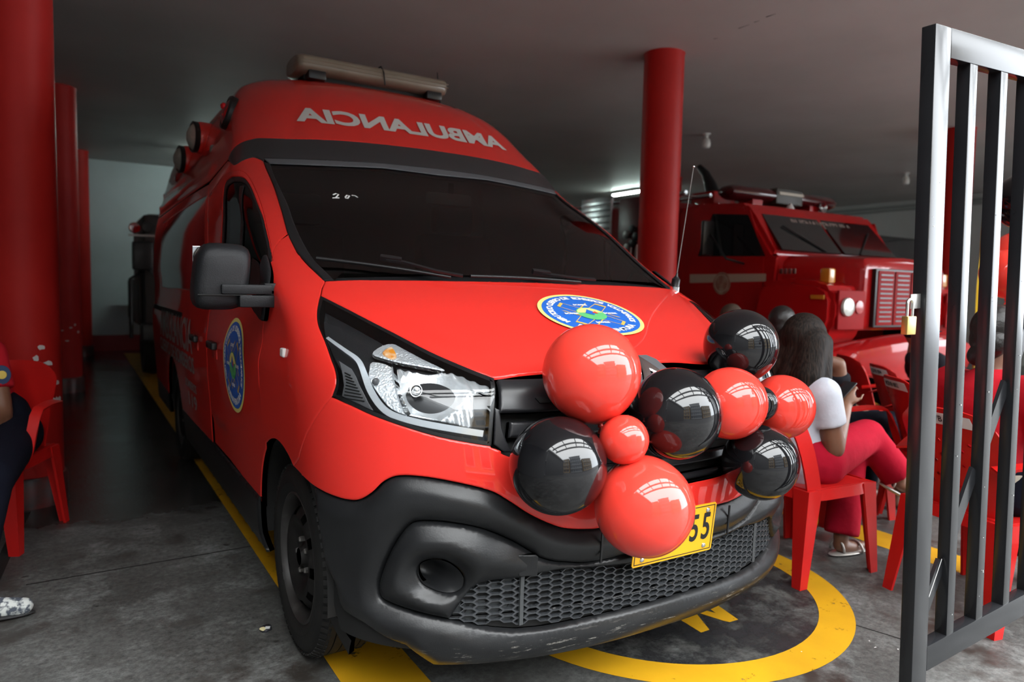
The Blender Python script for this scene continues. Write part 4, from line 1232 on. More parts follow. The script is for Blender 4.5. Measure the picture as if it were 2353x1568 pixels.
# mirror-written AMBULANCIA across the roof front
V, F = text_geo('AMBULANCIA', 1.0, .040)
xs = [v[0] for v in V]; ys = [v[1] for v in V]; wx = max(xs)-min(xs); x0 = min(xs); y0 = min(ys); hy = max(ys)-y0
zb0 = 2.072; zb1 = 2.162
V2 = [(-(2*(x-x0)/wx-1)*.600, zb0+(y-y0)/hy*(zb1-zb0)) for x, y in V]
on_hull(V2, F, lambda x, z: ((x, -3, z), (0, 1, 0)), .0075, 'lettering_ambulancia', mat('grey_white_vinyl', (.52, .50, .47), .5), maxlen=.03)
# the same word along each side, with the smaller lines below it
def side_text(s, y_c, z_c, w, h, sgn, bold=.02, m=None):
    V, F = text_geo(s, 1.0, bold)
    xs = [v[0] for v in V]; ys = [v[1] for v in V]; x0, x1, y0, y1 = min(xs), max(xs), min(ys), max(ys)
    V2 = [(y_c-((x-x0)/(x1-x0)-.5)*w*(1 if sgn < 0 else -1), z_c+((y-y0)/(y1-y0)-.5)*h) for x, y in V]
    o = on_hull(V2, F, lambda y, z: ((sgn*3, y, z), (-sgn, 0, 0)), .0065, 'lettering_side', m or M_faded, maxlen=.08)
    o['kind'] = 'stuff'
M_faded = mat('faded_white_vinyl', (.34, .30, .29), .5)
for s in (-1, 1):
    side_text('AMBULANCIA', 3.72, .965, 1.75, .20, s)
    side_text('CUERPO DE BOMBEROS', 3.74, .80, 1.85, .095, s)
    side_text('BOMBEROS', 3.02, .665, .46, .05, s)
    side_text('119', 2.98, .575, .34, .085, s)
# round crests: yellow rim, blue field, lettering round the edge, notched cross, green centre
M_cy = mat('crest_yellow', (.80, .66, .20), .4); M_cb = mat('crest_blue', (.015, .12, .50), .35); M_cw = mat('crest_white', (.75, .75, .75), .4)
M_cg = mat('crest_green', (.10, .45, .16), .4); M_co = mat('crest_gold', (.70, .42, .08), .4); M_cr = mat('crest_red', (.6, .06, .03), .4)
def crest(fn, A, B, name, off, rot180=False):
    """fn(u,v) -> ray; A, B half axes in metres"""
    def disc(a, b, m, k, nm, cx=0, cy=0, n=48):
        V = [(cx+a*math.cos(2*PI*i/n), cy+b*math.sin(2*PI*i/n)) for i in range(n)]
        return on_hull(V, [tuple(range(n))], fn, off+.0006*k, nm, m, root if k else None, .03)
    root = None
    root = disc(A, B, M_cy, 0, name)
    disc(A*.925, B*.915, M_cb, 1, 'crest_field')
    def arc_text(s, a0, a1, r, size, inward=False):
        n = len(s)
        for i, ch in enumerate(s):
            if ch == ' ': continue
            a = a0+(a1-a0)*(i+.5)/n
            V, F = text_geo(ch, size, .012*size*4)
            t = a-PI/2 if not inward else a+PI/2
            W_ = []
            for x, y in V:
                x2 = x*math.cos(t)-y*math.sin(t); y2 = x*math.sin(t)+y*math.cos(t)
                W_.append((A*(r*math.cos(a)+x2), B*(r*math.sin(a)+y2)))
            on_hull(W_, F, fn, off+.0018, 'crest_letter', M_cw, root, .05)
    arc_text('MERITORIO CUERPO DE BOMBEROS VOLUNTARIOS', math.radians(208), math.radians(-28), .775, .155)
    arc_text('BUENAVENTURA', math.radians(222), math.radians(318), .775, .175, True)
    cross = []
    for q in range(4):
        for ax, ay in ((.10, .20), (.14, .46), (.30, .58), (.0, .62)) if False else ((.09, .27), (.16, .52), (.36, .50), (.52, .36), (.27, .09)):
            t = q*PI/2; cross.append((ax*math.cos(t)-ay*math.sin(t), ax*math.sin(t)+ay*math.cos(t)))
    cross = sorted(cross, key=lambda p: math.atan2(p[1], p[0]))
    def outline(poly, wdt, m, k, nm):
        n = len(poly); V = []; F = []
        for x, y in poly: V += [(A*x*(1+wdt), B*y*(1+wdt)), (A*x*(1-wdt), B*y*(1-wdt))]
        for i in range(n): j = (i+1) % n; F.append((2*i, 2*j, 2*j+1, 2*i+1))
        on_hull(V, F, fn, off+.0006*k, nm, m, root, .03)
    outline(cross, .05, M_co, 3, 'crest_cross')
    disc(A*.29, B*.29, M_cg, 4, 'crest_centre')
    V = [(A*.27*math.cos(a), B*.27*math.sin(a)) for a in np.linspace(.2, PI*.95, 16)]; on_hull(V, [tuple(range(16))], fn, off+.0030, 'crest_quarter', M_cy, root, .03)
    V = [(-A*.12, B*.02), (A*.02, -B*.08), (A*.1, B*.06), (0, B*.2)]; on_hull(V, [(0, 1, 2, 3)], fn, off+.0036, 'crest_shield', M_cb, root, .03)
    V = [(A*.02, B*.02), (A*.14, -B*.02), (A*.12, B*.10)]; on_hull(V, [(0, 1, 2)], fn, off+.0042, 'crest_flame', M_cr, root, .03)
    for cx, cy, w_ in ((-.02, .42, .18), (-.42, 0, .16), (.42, .02, .16), (.0, -.42, .16)):
        V, F = text_geo('BOMBEROS'[:5], .09, .004); on_hull([(A*(cx+x), B*(cy+y)) for x, y in V], F, fn, off+.0030, 'crest_small_letter', M_cw, root, .05)
    return root
hc = cast(Vector(CAM), Vector(ray(1357, 729)).normalized())[0]
HB = .0118
crest(lambda u, v: ((hc.x+u, hc.y+v, 3), (0, 0, -1)), .212, .160, 'hood_crest', HB)
for s in (-1, 1):
    crest(lambda u, v, s=s: ((s*3, 1.595-u*(1 if s < 0 else -1), .935+v), (-s, 0, 0)), .235, .20, 'door_crest', .006)
# three chalk strokes left on the windshield
for k, sv in enumerate(([(765, 449), (772, 446), (778, 448), (772, 455), (764, 456), (780, 456)], [(793, 455), (797, 450), (803, 451), (799, 457), (793, 456)], [(808, 450), (816, 451), (822, 455)])):
    bm = bmesh.new(); ribbon(bm, [hpt(hit(*q), .002) for q in sv], .006, .001, (0, -.7, .7)); obj('chalk_stroke', bm_to(bm), M_white_vinyl, VAN)
# ================================================================== balloons tied over the nose
def latex(name, col, rough):
    m = mat(name, col, rough, 0, 1.0, .06)
    m.node_tree.nodes['Principled BSDF'].inputs['Coat Roughness'].default_value = .025
    return m
M_bal_red = latex('red_latex', (.74, .045, .030), .30)
M_bal_blk = latex('black_latex', (.005, .005, .006), .22)
def balloon(px, py, rx, ry, knot, m, label, group, gap=0.0, dist=None):
    d = Vector(ray(px, py)); L = d.length; d.normalize(); O = Vector(CAM)
    rp = (rx+ry)/2
    def c_of(t): return O+d*t, rp/FPX*(t/L)
    if dist is None:
        best = None; t = 1.2
        while t < 4.0:
            c, R = c_of(t); q = BVH.find_nearest(c)
            dd = q[3]-R-gap
            if dd <= 0: break
            if best is None or dd < best[0]: best = (dd, t)
            t += .004
        else: t = best[1]
    else: t = dist
    c, R = c_of(t)
    k = Vector(_r*knot[0]-_u*knot[1]+_f*knot[2]).normalized()          # image right, image down, away
    st = ry/rx
    prof = []
    n = 40
    for i in range(n+1):
        a = PI*i/n                                                    # 0 = far end, PI = knot end
        r = R*math.sin(a); h = -R*math.cos(a)
        if a > PI/2: u = (a-PI/2)/(PI/2); h *= 1+.10*u*u; r *= 1-.16*u**3
        prof.append((max(r, 0), h))
    prof[-1] = (.006, prof[-1][1]+.002)
    ob = obj('balloon', lathe_me(prof+[(.005, prof[-1][1]+.006)], 48, aim(c, k)), m)
    tag(ob, label, 'balloon', group); ob['t'] = t
    kn = c+k*(R*1.10+.008)
    bm = bmesh.new(); lathe(bm, [(.004, -.008), (.008, -.003), (.008, .002), (.004, .006), (.011, .016), (.012, .019), (.003, .016)], 14, aim(kn, k))
    obj('knot', bm_to(bm, True), m, ob)
    return ob
GB = 'balloons tied to the front of the ambulance'
balloon(1359, 858, 110, 117, (.2, 1, .25), M_bal_red, 'largest red balloon, covering the lower hood crest', GB, .01)
balloon(1702, 795, 86, 82, (-.1, 1, .5), M_bal_blk, 'topmost black balloon, beside the seated people', GB)
balloon(1552, 951, 106, 106, (-.4, .1, 1), M_bal_blk, 'black balloon in the middle, right of the largest red one', GB)
balloon(1678, 927, 78, 88, (.6, .1, 1), M_bal_red, 'red balloon between the middle black one and the small black one', GB, .02)
rr_b = balloon(1796, 935, 72, 75, (-.8, .2, .8), M_bal_red, 'rightmost red balloon, in front of the white shirt', GB, .0)
balloon(1746, 928, 39, 42, (-.6, .1, .8), M_bal_blk, 'small black balloon squeezed between two red balloons', GB, dist=2.425)
balloon(1747, 1063, 84, 88, (-.3, -.3, .9), M_bal_blk, 'lowest black balloon on the right, above the bumper corner', GB, .01)
balloon(1282, 1070, 111, 115, (.5, -.5, .7), M_bal_blk, 'black balloon left of the small red one, below the headlamp', GB)
balloon(1434, 1011, 57, 57, (0, .2, 1), M_bal_red, 'small red balloon in the centre of the cluster', GB, .115)
balloon(1480, 1165, 113, 116, (0, -.8, .6), M_bal_red, 'lowest red balloon, half covering the number plate', GB, .035)
GB2 = 'balloons beyond the gate bars'
balloon(2312, 628, 54, 54, (0, 1, 0), M_bal_red, 'red balloon showing between the gate bars beside the flag', GB2, dist=4.2)
balloon(2352, 610, 66, 96, (0, 1, 0), M_bal_red, 'red balloon at the right edge behind the third gate bar', GB2, dist=4.35)
balloon(2352, 462, 62, 62, (0, 1, 0), M_bal_blk, 'black balloon at the right edge above the red ones', GB2, dist=4.5)
for k, (px, py) in enumerate(((2318, 705), (2350, 715), (2348, 525))): pass

# ================================================================== gate, padlock
M_gate = mat('gate_black_enamel', (.009, .0095, .011), .2, 0, 0, .42, noise=(3, (.014, .0145, .016), .35, .7), bump=(9, .02))
M_gate_fleck = mat('paint_fleck', (.6, .6, .58), .6)
GS = .90                                            # gate size against its place along the sight line
GY = CAM[1]+(-.365-CAM[1])*GS
GX = CAM[0]+(.712-CAM[0])*GS
GZ = CAM[2]+(.02-CAM[2])*GS
GM = Matrix.Translation((GX, GY, GZ)) @ Matrix.Rotation(math.radians(-2.9), 4, 'Y') @ Matrix.Scale(GS, 4)
gt = thing('metal_gate', 'black steel gate of upright bars standing open at the right edge', 'gate', (GX, GY, 0))
def gbox(name, x0, x1, y0, y1, z0, z1, bev=.003, m=None):
    bm = bmesh.new(); bx(bm, ((x0+x1)/2, (y0+y1)/2, (z0+z1)/2), (x1-x0, y1-y0, z1-z0), bev)
    me = bm_to(bm, True, .5); me.transform(GM); return obj(name, me, m or M_gate, gt)
GW = 1.75
gbox('post', 0, .086, -.02, .022, -GZ/GS+.004, 2.065)
gbox('post', GW, GW+.086, -.02, .022, -GZ/GS-.05, 2.065)
gbox('top_rail', .086, GW, -.02, .022, 1.978, 2.065)
gbox('bottom_rail', .086, GW, -.02, .022, .045, .130)
for k in range(8):
    x = .205+k*.192
    gbox('bar', x, x+.046, -.018, .022, .128, 1.98)
for (x0, z0, x1, z1) in ((.086, .20, .205, .38), (.251, .43, .397, .66), (.443, .71, .589, .94), (.635, .99, .781, 1.22)):
    bm = bmesh.new(); ribbon(bm, [(x0, .010, z0), (x1, .010, z1)], .05, .012, (0, -1, 0)); me = bm_to(bm); me.transform(GM); obj('brace', me, M_gate, gt)
bm = bmesh.new(); ribbon(bm, [(.09, .004, .215), (.20, .004, .39)], .0025, .001, (0, -1, 0)); me = bm_to(bm); me.transform(GM); obj('pale_edge', me, M_gate_fleck, gt)  # thin pale strip along the edge of the lowest brace
for k in range(26):
    x, z, s_ = random.choice((.01+random.random()*.07, .21+random.random()*.03, .40+random.random()*.03, .595+random.random()*.03)), random.uniform(.15, 1.9), random.uniform(.0012, .0028)
    bm = bmesh.new(); bx(bm, (x, -.0205, z), (s_, .0006, s_*random.uniform(1, 2))); me = bm_to(bm); me.transform(GM)
    obj('paint_fleck', me, M_gate_fleck, gt)
hz = (GM.inverted() @ at(2098, 693, Y=GY)).z
gbox('hasp_plate', -.052, .002, -.004, .000, hz-.022, hz+.022, .0008, mat('galvanised_steel', (.34, .33, .32), .4, .85))
# padlock hanging in the hasp
pc = at(2088, 748, Y=GY-.004)
lk = thing('padlock', 'small brass padlock hanging from the gate hasp', 'padlock', (pc.x, pc.y, pc.z-.03))
obj('lock_body', box_me(pc, (.043, .018, .050), .003), mat('brass', (.55, .38, .12), .32, .9), lk)
sh = [pc+Vector((-.0125, 0, .022))]+[pc+Vector((-.0125*math.cos(t), 0, .058+.0125*math.sin(t))) for t in np.linspace(0, PI, 9)]+[pc+Vector((.0125, 0, .022))]
obj('shackle', tube_me(sh, .0042, 10), mat('shackle_steel', (.62, .61, .58), .25, 1), lk)

# ================================================================== plastic chairs
M_chair = mat('red_chair_plastic', (.52, .011, .009), .38, 0, .1, .3, noise=(4, (.46, .009, .008), .3, .7))
M_label = mat('white_label', (.62, .60, .58), .6)
def sheet(fn, nu, nv, th, hole=None):
    """curved sheet fn(u,v) with thickness; hole(i,j) cells get a diamond opening"""
    bm = bmesh.new(); e = 1e-3
    def pt(u, v, s):
        p = Vector(fn(u, v)); a = Vector(fn(u+e, v))-p; b = Vector(fn(u, v+e))-p
        return p+a.cross(b).normalized()*s*th/2
    for s in (-1, 1):
        G = [[bm.verts.new(pt(i/nu, j/nv, s)) for i in range(nu+1)] for j in range(nv+1)]
        for j in range(nv):
            for i in range(nu):
                q = (G[j][i], G[j][i+1], G[j+1][i+1], G[j+1][i])
                if hole and hole(i, j):
                    cu, cv = (i+.5)/nu, (j+.5)/nv; f = .30
                    dm = [bm.verts.new(pt(cu+a*f/nu, cv+b*f/nv, s)) for a, b in ((0, -1), (1, 0), (0, 1), (-1, 0))]
                    for a, b, c_ in ((q[0], q[1], dm[0]), (q[1], q[2], dm[1]), (q[2], q[3], dm[2]), (q[3], q[0], dm[3])): bm.faces.new((a, b, c_))
                    for a, b, c_ in ((q[1], dm[1], dm[0]), (q[2], dm[2], dm[1]), (q[3], dm[3], dm[2]), (q[0], dm[0], dm[3])): bm.faces.new((a, b, c_))
                else: bm.faces.new(q)
        if s < 0: A = G
    B = G
    rim = lambda g: g[0]+[r[-1] for r in g[1:]]+g[-1][-2::-1]+[r[0] for r in g[-2:0:-1]]
    ra, rb = rim(A), rim(B)
    for i in range(len(ra)):
        j = (i+1) % len(ra); bm.faces.new((ra[i], ra[j], rb[j], rb[i]))
    return bm_to(bm, True, .7)
def leg_me(top, bot, w0, w1, inward):
    """tapering angle-section leg"""
    bm = bmesh.new(); t = .012; top, bot = Vector(top), Vector(bot)
    sx, sy = inward
    rings = []
    for k in range(5):
        f = k/4; c = top+(bot-top)*f; w = w0+(w1-w0)*f
        pts = [(0, 0), (sx*w, 0), (sx*w, sy*t), (sx*t, sy*t), (sx*t, sy*w), (0, sy*w)]
        rings.append([bm.verts.new(c+Vector((x, y, 0))) for x, y in pts])
    for a, b in zip(rings, rings[1:]):
        for i in range(6): bm.faces.new((a[i], a[(i+1) % 6], b[(i+1) % 6], b[i]))
    bm.faces.new(rings[0]); bm.faces.new(rings[-1])
    return bm_to(bm, True, .5)
_CH = {}
def chair_parts(kind):
    """local frame: faces +X, origin on the floor under the seat centre"""
    if kind in _CH: return _CH[kind]
    P = []
    def seat(u, v):
        x, y = -.21+.43*v, (-.5+u)*(.44+.02*v)
        return (x, y, .425-.018*math.sin(PI*u)*math.sin(PI*min(v*1.1, 1))-.05*max(0, v-.9)*10*max(0, v-.9)*2)
    P.append(('seat', sheet(seat, 14, 12, .012)))
    rim = [(-.215, -.225, .43), (.20, -.235, .43), (.225, -.19, .42), (.225, .19, .42), (.20, .235, .43), (-.215, .225, .43), (-.225, 0, .43), (-.215, -.225, .43)]
    bm = bmesh.new(); ribbon(bm, [(x, y, z-.022) for x, y, z in rim], .045, .006, (0, 0, 1)) if False else None
    def apron(u, v):
        a = 2*PI*u; q = 5; ca, sa = math.cos(a), math.sin(a); r = (abs(ca)**q+abs(sa)**q)**(-1/q)
        return ((.222+.006*v)*r*ca, (.232+.006*v)*r*sa, .428-.05*v)
    P.append(('seat_apron', sheet(apron, 40, 2, .006)))
    bm.free()
    for sx in (-1, 1):
        for sy in (-1, 1):
            P.append(('leg', leg_me((sx*.225, sy*.235, .425), (sx*(.245 if sx > 0 else .275), sy*.255, 0), .085, .045, (-sx, -sy))))
    hh = .42
    def back(u, v, w0=.40, w1=.44):
        y = (u-.5)*(w0+(w1-w0)*v)*(1-.22*max(0, v-.80)**2*20)
        z = .43+hh*v*(1-.10*(2*u-1)**4*max(0, v-.5)*2)
        x = -.205-.105*v-.03*v*v+.055*(2*u-1)**2
        return (x, y, z)
    if kind == 'hoop':
        pts = []
        for t in np.linspace(0, 1, 25):
            a = PI*t; q = 3.0; ca, sa = math.cos(a), math.sin(a); r = (abs(ca)**q+abs(sa)**q)**(-1/q)
            y = -.215*r*ca; v = r*sa
            pts.append((-.16-.105*v-.03*v*v-(.0 if 0 < t < 1 else 0)+.02*abs(ca), y, .42+.43*v))
        bm = bmesh.new(); 
        def band(u, v):
            i = u*(len(pts)-1); k = int(min(i, len(pts)-2)); f = i-k
            p = Vector(pts[k])*(1-f)+Vector(pts[k+1])*f
            c = Vector((p.x, 0, .62)); n = (p-c); n.normalize()
            return p+Vector((-1, 0, -.2)).normalized()*.085*(v-.15)
        bm.free()
        P.append(('back_hoop', sheet(band, 48, 3, .009)))
    else:
        perf = (lambda i, j: 2 <= i <= 11 and 2 <= j <= 10 and (i+j) % 2 == 0) if kind != 'plain' else None
        P.append(('backrest', sheet(back, 14, 14, .008, perf)))
        if kind == 'plain': pass
        for s in (-1, 1):
            pr = []
            for t in np.linspace(0, 1, 14):
                x = -.27+.46*t; z = .64+.03*math.sin(PI*t); y = s*(.205+.075*min(1, t*3))
                if t > .82: z -= (t-.82)*.9
                pr.append((x, y, z))
            pr += [(.215, s*.275, .44)]
            bm = bmesh.new(); ribbon(bm, pr, .045, .010, lambda i, s=s: (0, .25*s, 1) if i < 12 else (1, 0, .3))
            P.append(('armrest', bm_to(bm, True, .6)))
    _CH[kind] = (P, back); return _CH[kind]
def chair(x, y, ang, kind, label, sticker=None, group='red plastic chairs'):
    t = thing('plastic_chair', label, 'chair', (x, y, 0), ang, group)
    P, back = chair_parts(kind)
    for nm, me in P: obj(nm, me, M_chair if len(me.materials) == 0 else None, t, world=False)
    if sticker is not None:
        def st(u, v): p = back(.18+.64*u, .84+.11*v); return (p[0]-.006, p[1], p[2])
        so = obj('name_sticker', sheet(st, 8, 2, .001), M_label, t, world=False)
        V, F = text_geo(sticker, .036, .0006); w_ = max(v[0] for v in V)-min(v[0] for v in V)
        Q = []
        for a, b in V:
            p = back(.5-a*2.1, .892+b*2.2); Q.append((p[0]-.0085, p[1], p[2]))
        obj('sticker_text', mk(Q, F, False), M_ink, so, world=False)
    return t
A = math.radians
chair(1.405, .555, A(-4), 'hoop', 'red plastic chair the woman in the white shirt sits on')
chair(2.54, .45, A(-37), 'perforated', 'red perforated chair with a white sticker, nearest left of the gate post', 'MCBVB 002')
chair(3.10, .88, A(-37), 'perforated', 'red chair with a white sticker, second in the row left of the gate post', 'MCBVB 004')
chair(4.32, 1.30, A(-37), 'perforated', 'farthest stickered red chair, under the person in the dark cap', 'MCBVB 006')
chair(3.55, 1.42, A(-33), 'perforated', 'red chair with a large plain back, right of the woman and nearest the truck')
chair(1.70, -.135, A(-12), 'perforated', 'red stickered chair close behind the gate bars, with a person in a red shirt', 'MCBVB 001')
chair(2.42, 1.58, A(-30), 'plain', 'red chair under the man in white, hidden by the black balloon')
chair(2.62, 2.20, A(-30), 'plain', 'red chair under the man whose head tops the hood edge')
chair(2.28, .98, A(-12), 'plain', 'red chair just ahead of the woman in the white shirt')
chair(-1.93, 2.66, A(-112), 'plain', 'red plastic armchair at the left edge in front of the column')

# ================================================================== small things
M_bulb = mat('opal_bulb', (.70, .70, .68), .35)
def bulb(x, y, label):
    t = thing('ceiling_bulb', label, 'light bulb', (x, y, CEIL), 0, 'bare bulbs under the slab')
    obj('holder', lathe_me([(.055, 0), (.055, -.012), (.03, -.02), (.024, -.06), (.0, -.06)], 20), M_bulb, t, world=False)
    obj('bulb', lathe_me([(.022, -.055), (.05, -.08), (.058, -.12), (.056, -.17), (.04, -.19), (0, -.195)], 20), M_bulb, t, world=False)
bulb(5.69, 5.33, 'white bare bulb under the slab, right of the centre column')
bulb(10.63, 5.43, 'white bare bulb under the slab, left of the gate post')
lt = thing('crushed_bottle_cap', 'crushed white and black bottle cap on the floor by the front wheel', 'litter', tuple(at(611, 1449, Z=0)))
p = at(611, 1449, Z=0)
bm = bmesh.new(); lathe(bm, [(0, .012), (.012, .013), (.016, .010), (.017, .002), (.016, 0)], 14, Matrix.Translation(p) @ Matrix.Rotation(.3, 4, 'X') @ Matrix.Scale(1.25, 4, (1, 0, 0)))
for v in bm.verts: v.co += Vector((random.uniform(-.003, .003), random.uniform(-.003, .003), random.uniform(0, .003)))
obj('cap', bm_to(bm, True), mat('cap_black', (.02, .02, .025), .4), lt)
bm = bmesh.new(); bx(bm, (p.x-.012, p.y-.006, .011), (.018, .02, .008), .003, Matrix.Rotation(.5, 4, 'Z')); obj('torn_wrapper', bm_to(bm, True), mat('wrapper', (.7, .62, .35), .5), lt)
bm = bmesh.new(); bx(bm, (p.x+.004, p.y-.010, .014), (.018, .014, .005), .002, Matrix.Rotation(-.4, 4, 'Z')); obj('torn_wrapper', bm_to(bm, True), mat('wrapper_white', (.6, .6, .6), .5), lt)
for k, (px, py) in enumerate(((1997, 1475), (2013, 1490), (2064, 1494), (2069, 1501), (1842, 1500))):
    q = at(px, py, Z=0.002)
    o = obj('paper_scrap', mk([(q.x+random.uniform(-.006, .006), q.y+random.uniform(-.006, .006), .003+.002*random.random()) for _ in range(5)][:3]+[(q.x+.006, q.y+.004, .004)], [(0, 1, 2), (1, 2, 3)], False), mat('paper_white', (.7, .7, .68), .7))
    tag(o, ('larger paper scrap left of the gate foot, highest of the group', 'paper scrap just below the largest one, left of the gate foot', 'white paper scrap closest to the gate post, upper of the pair', 'white paper scrap closest to the gate post, lower of the pair', 'lone tiny white scrap lying on the yellow ring')[k], 'litter', 'paper scraps by the gate')
# flag on its pole behind the bars
fp = at(2203, 790, Y=.75); ft = at(2263, 500, Y=1.35)
fb = at(2200, 800, Y=1.3)
flag = thing('flag', 'yellow and green flag hanging on a pole beyond the gate bars', 'flag', (ft.x, ft.y, 0))
obj('pole', tube_me([(ft.x, ft.y, 0), (ft.x, ft.y, ft.z+.05)], .014, 10), mat('gilt_pole', (.45, .30, .06), .35, .6), flag)
def drape(x0, m, nm):
    V = []; F = []; n = 8
    for j in range(n+1):
        for i in range(9):
            t = j/n; u = i/8
            V.append((ft.x+x0+.10*u*(.15+t), ft.y+.03*math.sin(u*9+t*2)-.02, ft.z-.02-.75*t))
    for j in range(n):
        for i in range(8): F.append((j*9+i, j*9+i+1, j*9+i+10, j*9+i+9))
    obj(nm, mk(V, F), m, flag)
drape(-.03, mat('flag_yellow', (.80, .52, .02), .8), 'yellow_stripe')
drape(.07, mat('flag_green', (.02, .22, .05), .8), 'green_stripe')
yp = thing('yellow_pole', 'leaning yellow pole seen between the gate post and first bar', 'pole', tuple(at(2196, 900, Y=1.0)))
a, b = at(2206, 735, Y=1.0), at(2190, 1010, Y=1.0); dd = b-a
obj('pole_shaft', tube_me([a-dd*.25, b+dd*.6], .022, 12), mat('yellow_gloss', (.80, .50, .01), .35), yp)
# ================================================================== the old fire truck in the next bay
K = 1.104
TX = CAM[0]+(3.7-CAM[0])*K                      # its near side
TC = TX+1.2                                     # centre line
YF = CAM[1]+(2.0-CAM[1])*K                      # front
def sz(z): return CAM[2]+(z-CAM[2])*K
def sd(px, py):
    p = at(px, py, X=TX); return (p.y, p.z)
M_truck = mat('fire_truck_red', (.42, .007, .008), .35, 0, .6, .1, noise=(2, (.36, .006, .007), .3, .7))
M_tblack = mat('truck_black', (.010, .010, .011), .35)
M_tglass = mat('truck_glass', (.010, .011, .012), .05, 0, .6)
M_cream = mat('cream_stripe', (.42, .36, .28), .5)
M_orange = mat('amber_marker', (.55, .22, .02), .2, 0, .5)
FT = thing('fire_truck', 'old red fire truck with a long hood parked nose out beside the ambulance', 'fire truck', (TC, 4.6, 0))
YZX = Matrix(((0, 0, 1, 0), (1, 0, 0, 0), (0, 1, 0, 0), (0, 0, 0, 1)))      # polygon (y,z) extruded along X
def slab(name, poly, x0, x1, m, bev=.03, parent=None):
    return obj(name, prism_me(poly, x0, x1, YZX, bev), m, parent or FT)
yh = sd(1757, 600)[0]; yd0 = sd(1755, 600)[0]; yd1 = sd(1572, 600)[0]+.25
z_low = sz(.99); z_hood = sz(1.62); z_roof = sz(2.15); z_belt = sz(1.615)
def loft(name, rings, m, parent=None, auto=.7):
    bm = bmesh.new(); R = [[bm.verts.new(p) for p in r] for r in rings]; n = len(R[0])
    for a, b in zip(R, R[1:]):
        for i in range(n): bm.faces.new((a[i], a[(i+1) % n], b[(i+1) % n], b[i]))
    bm.faces.new(R[0]); bm.faces.new(R[-1])
    return obj(name, bm_to(bm, True, auto), m, parent or FT)
def sect(y, hw0, hw1, z0, z1, rr=.12, n=6):
    """rounded hood section: half width at bottom/top"""
    P = [(TC-hw0, y, z0), (TC-hw1, y, z1-rr)]
    P += [(TC-hw1+rr*(1-math.cos(PI/2*k/n)), y, z1-rr+rr*math.sin(PI/2*k/n)) for k in range(1, n)]
    Q = [(2*TC-x, yy, z) for x, yy, z in P[::-1]]
    return P+[(TC, y, z1+.02)]+Q
loft('hood', [sect(YF+.02, .70, .68, z_low+.05, z_hood-.05, .10), sect(YF+.06, .74, .71, z_low, z_hood-.01, .10), sect(YF+.4, .82, .78, z_low, z_hood+.02, .11), sect(yh+.03, .98, .93, z_low, z_belt+.03, .12)], M_truck)
# fenders with wheel arches, swelling to a lamp panel at the front
wy, wz, wr = YF+.62, .50, .50
for s in (-1, 1):
    xo = TC+s*1.19; xi = TC+s*.66
    zf = sz(1.40)
    poly = [(YF+.03, z_low), (YF+.0, z_low+.10), (YF+.0, zf-.16), (YF+.05, zf-.06), (YF+.16, zf-.005), (YF+.45, zf+.03), (YF+.85, zf-.02), (yh+.02, zf-.12), (yh+.02, .62)]
    poly += [(wy+.54*math.cos(a), wz+.54*math.sin(a)) for a in np.linspace(.25, PI-.55, 14)]
    slab('front_fender', poly, min(xo, xi), max(xo, xi), M_truck, .05)
    hx_ = TC+s*.92
    pan = obj('lamp_panel', box_me((hx_, YF-.004, sz(1.165)), (.40, .03, .36), .012), mat('truck_lamp_panel', (.30, .006, .008), .6, 0, 0, .15), FT)
    obj('headlight', lathe_me([(.02, .0), (.085, .002), (.088, .012), (.08, .03), (.04, .042), (0, .045)], 24, aim((hx_-.09*1, YF-.02, sz(1.19)), (0, -1, 0)) @ Matrix.Scale(1.05, 4, (1, 0, 0))), mat('sealed_beam', (.62, .62, .58), .12, .6, bump=(80, .3)), pan)
    obj('headlight_dim', lathe_me([(.06, 0), (.06, .012), (0, .02)], 20, aim((hx_+.10, YF-.02, sz(1.19)), (0, -1, 0))), mat('red_lamp_glass', (.40, .02, .02), .15), pan)
    obj('amber_turn_lamp', box_me((TC+s*.985, YF+.20, sz(1.45)), (.10, .10, .14), .02), M_orange, FT)
    w_ = obj('wheel', lathe_me([(.28, -.13), (.44, -.14), (.49, -.10), (.50, 0), (.49, .10), (.44, .14), (.28, .13), (.26, .02), (0, .03)], 40, aim((TC+s*1.03, wy, wr), (s, 0, 0))), M_rubber, FT)
    obj('side_marker', box_me((TC+s*1.195, sd(1878, 683)[0], sd(1878, 683)[1]), (.02, .14, .04), .006), M_orange, FT)
# grille: frame, four louvred panels
g0, g1 = sz(1.035), sz(1.504)
gf = obj('grille_frame', box_me((TC, YF, (g0+g1)/2), (1.16, .05, g1-g0+.04), .015), M_tblack, FT)
for k in range(4):
    x = TC-.56+.28*k
    obj('grille_panel', box_me((x+.14, YF-.02, (g0+g1)/2), (.26, .03, g1-g0), .008), mat('grille_red', (.26, .005, .006), .6, 0, 0, .15), gf)
    for j in range(11):
        obj('louvre', box_me((x+.14, YF-.036, g0+.04+j*(g1-g0-.08)/10), (.20, .006, .014)), M_tblack, gf)
# bumper of moulded red plastic, dipping at both ends
bp_ = []
for t in np.linspace(-1, 1, 21):
    x = TC+1.22*t; y = YF-.30+.24*abs(t)**2.4; zt_ = sz(.965)-.15*abs(t)**2.2; zb_ = .50+.10*abs(t)**2
    bp_.append([(x, y+.10, zt_), (x, y, zt_-.05), (x, y-.02, (zt_+zb_)/2), (x, y+.03, zb_), (x, y+.22, zb_), (x, y+.22, zt_)])
loft('front_bumper', bp_, M_truck)
obj('chassis', box_me((TC, 4.9, .62), (.9, 5.0, .25)), M_tblack, FT)
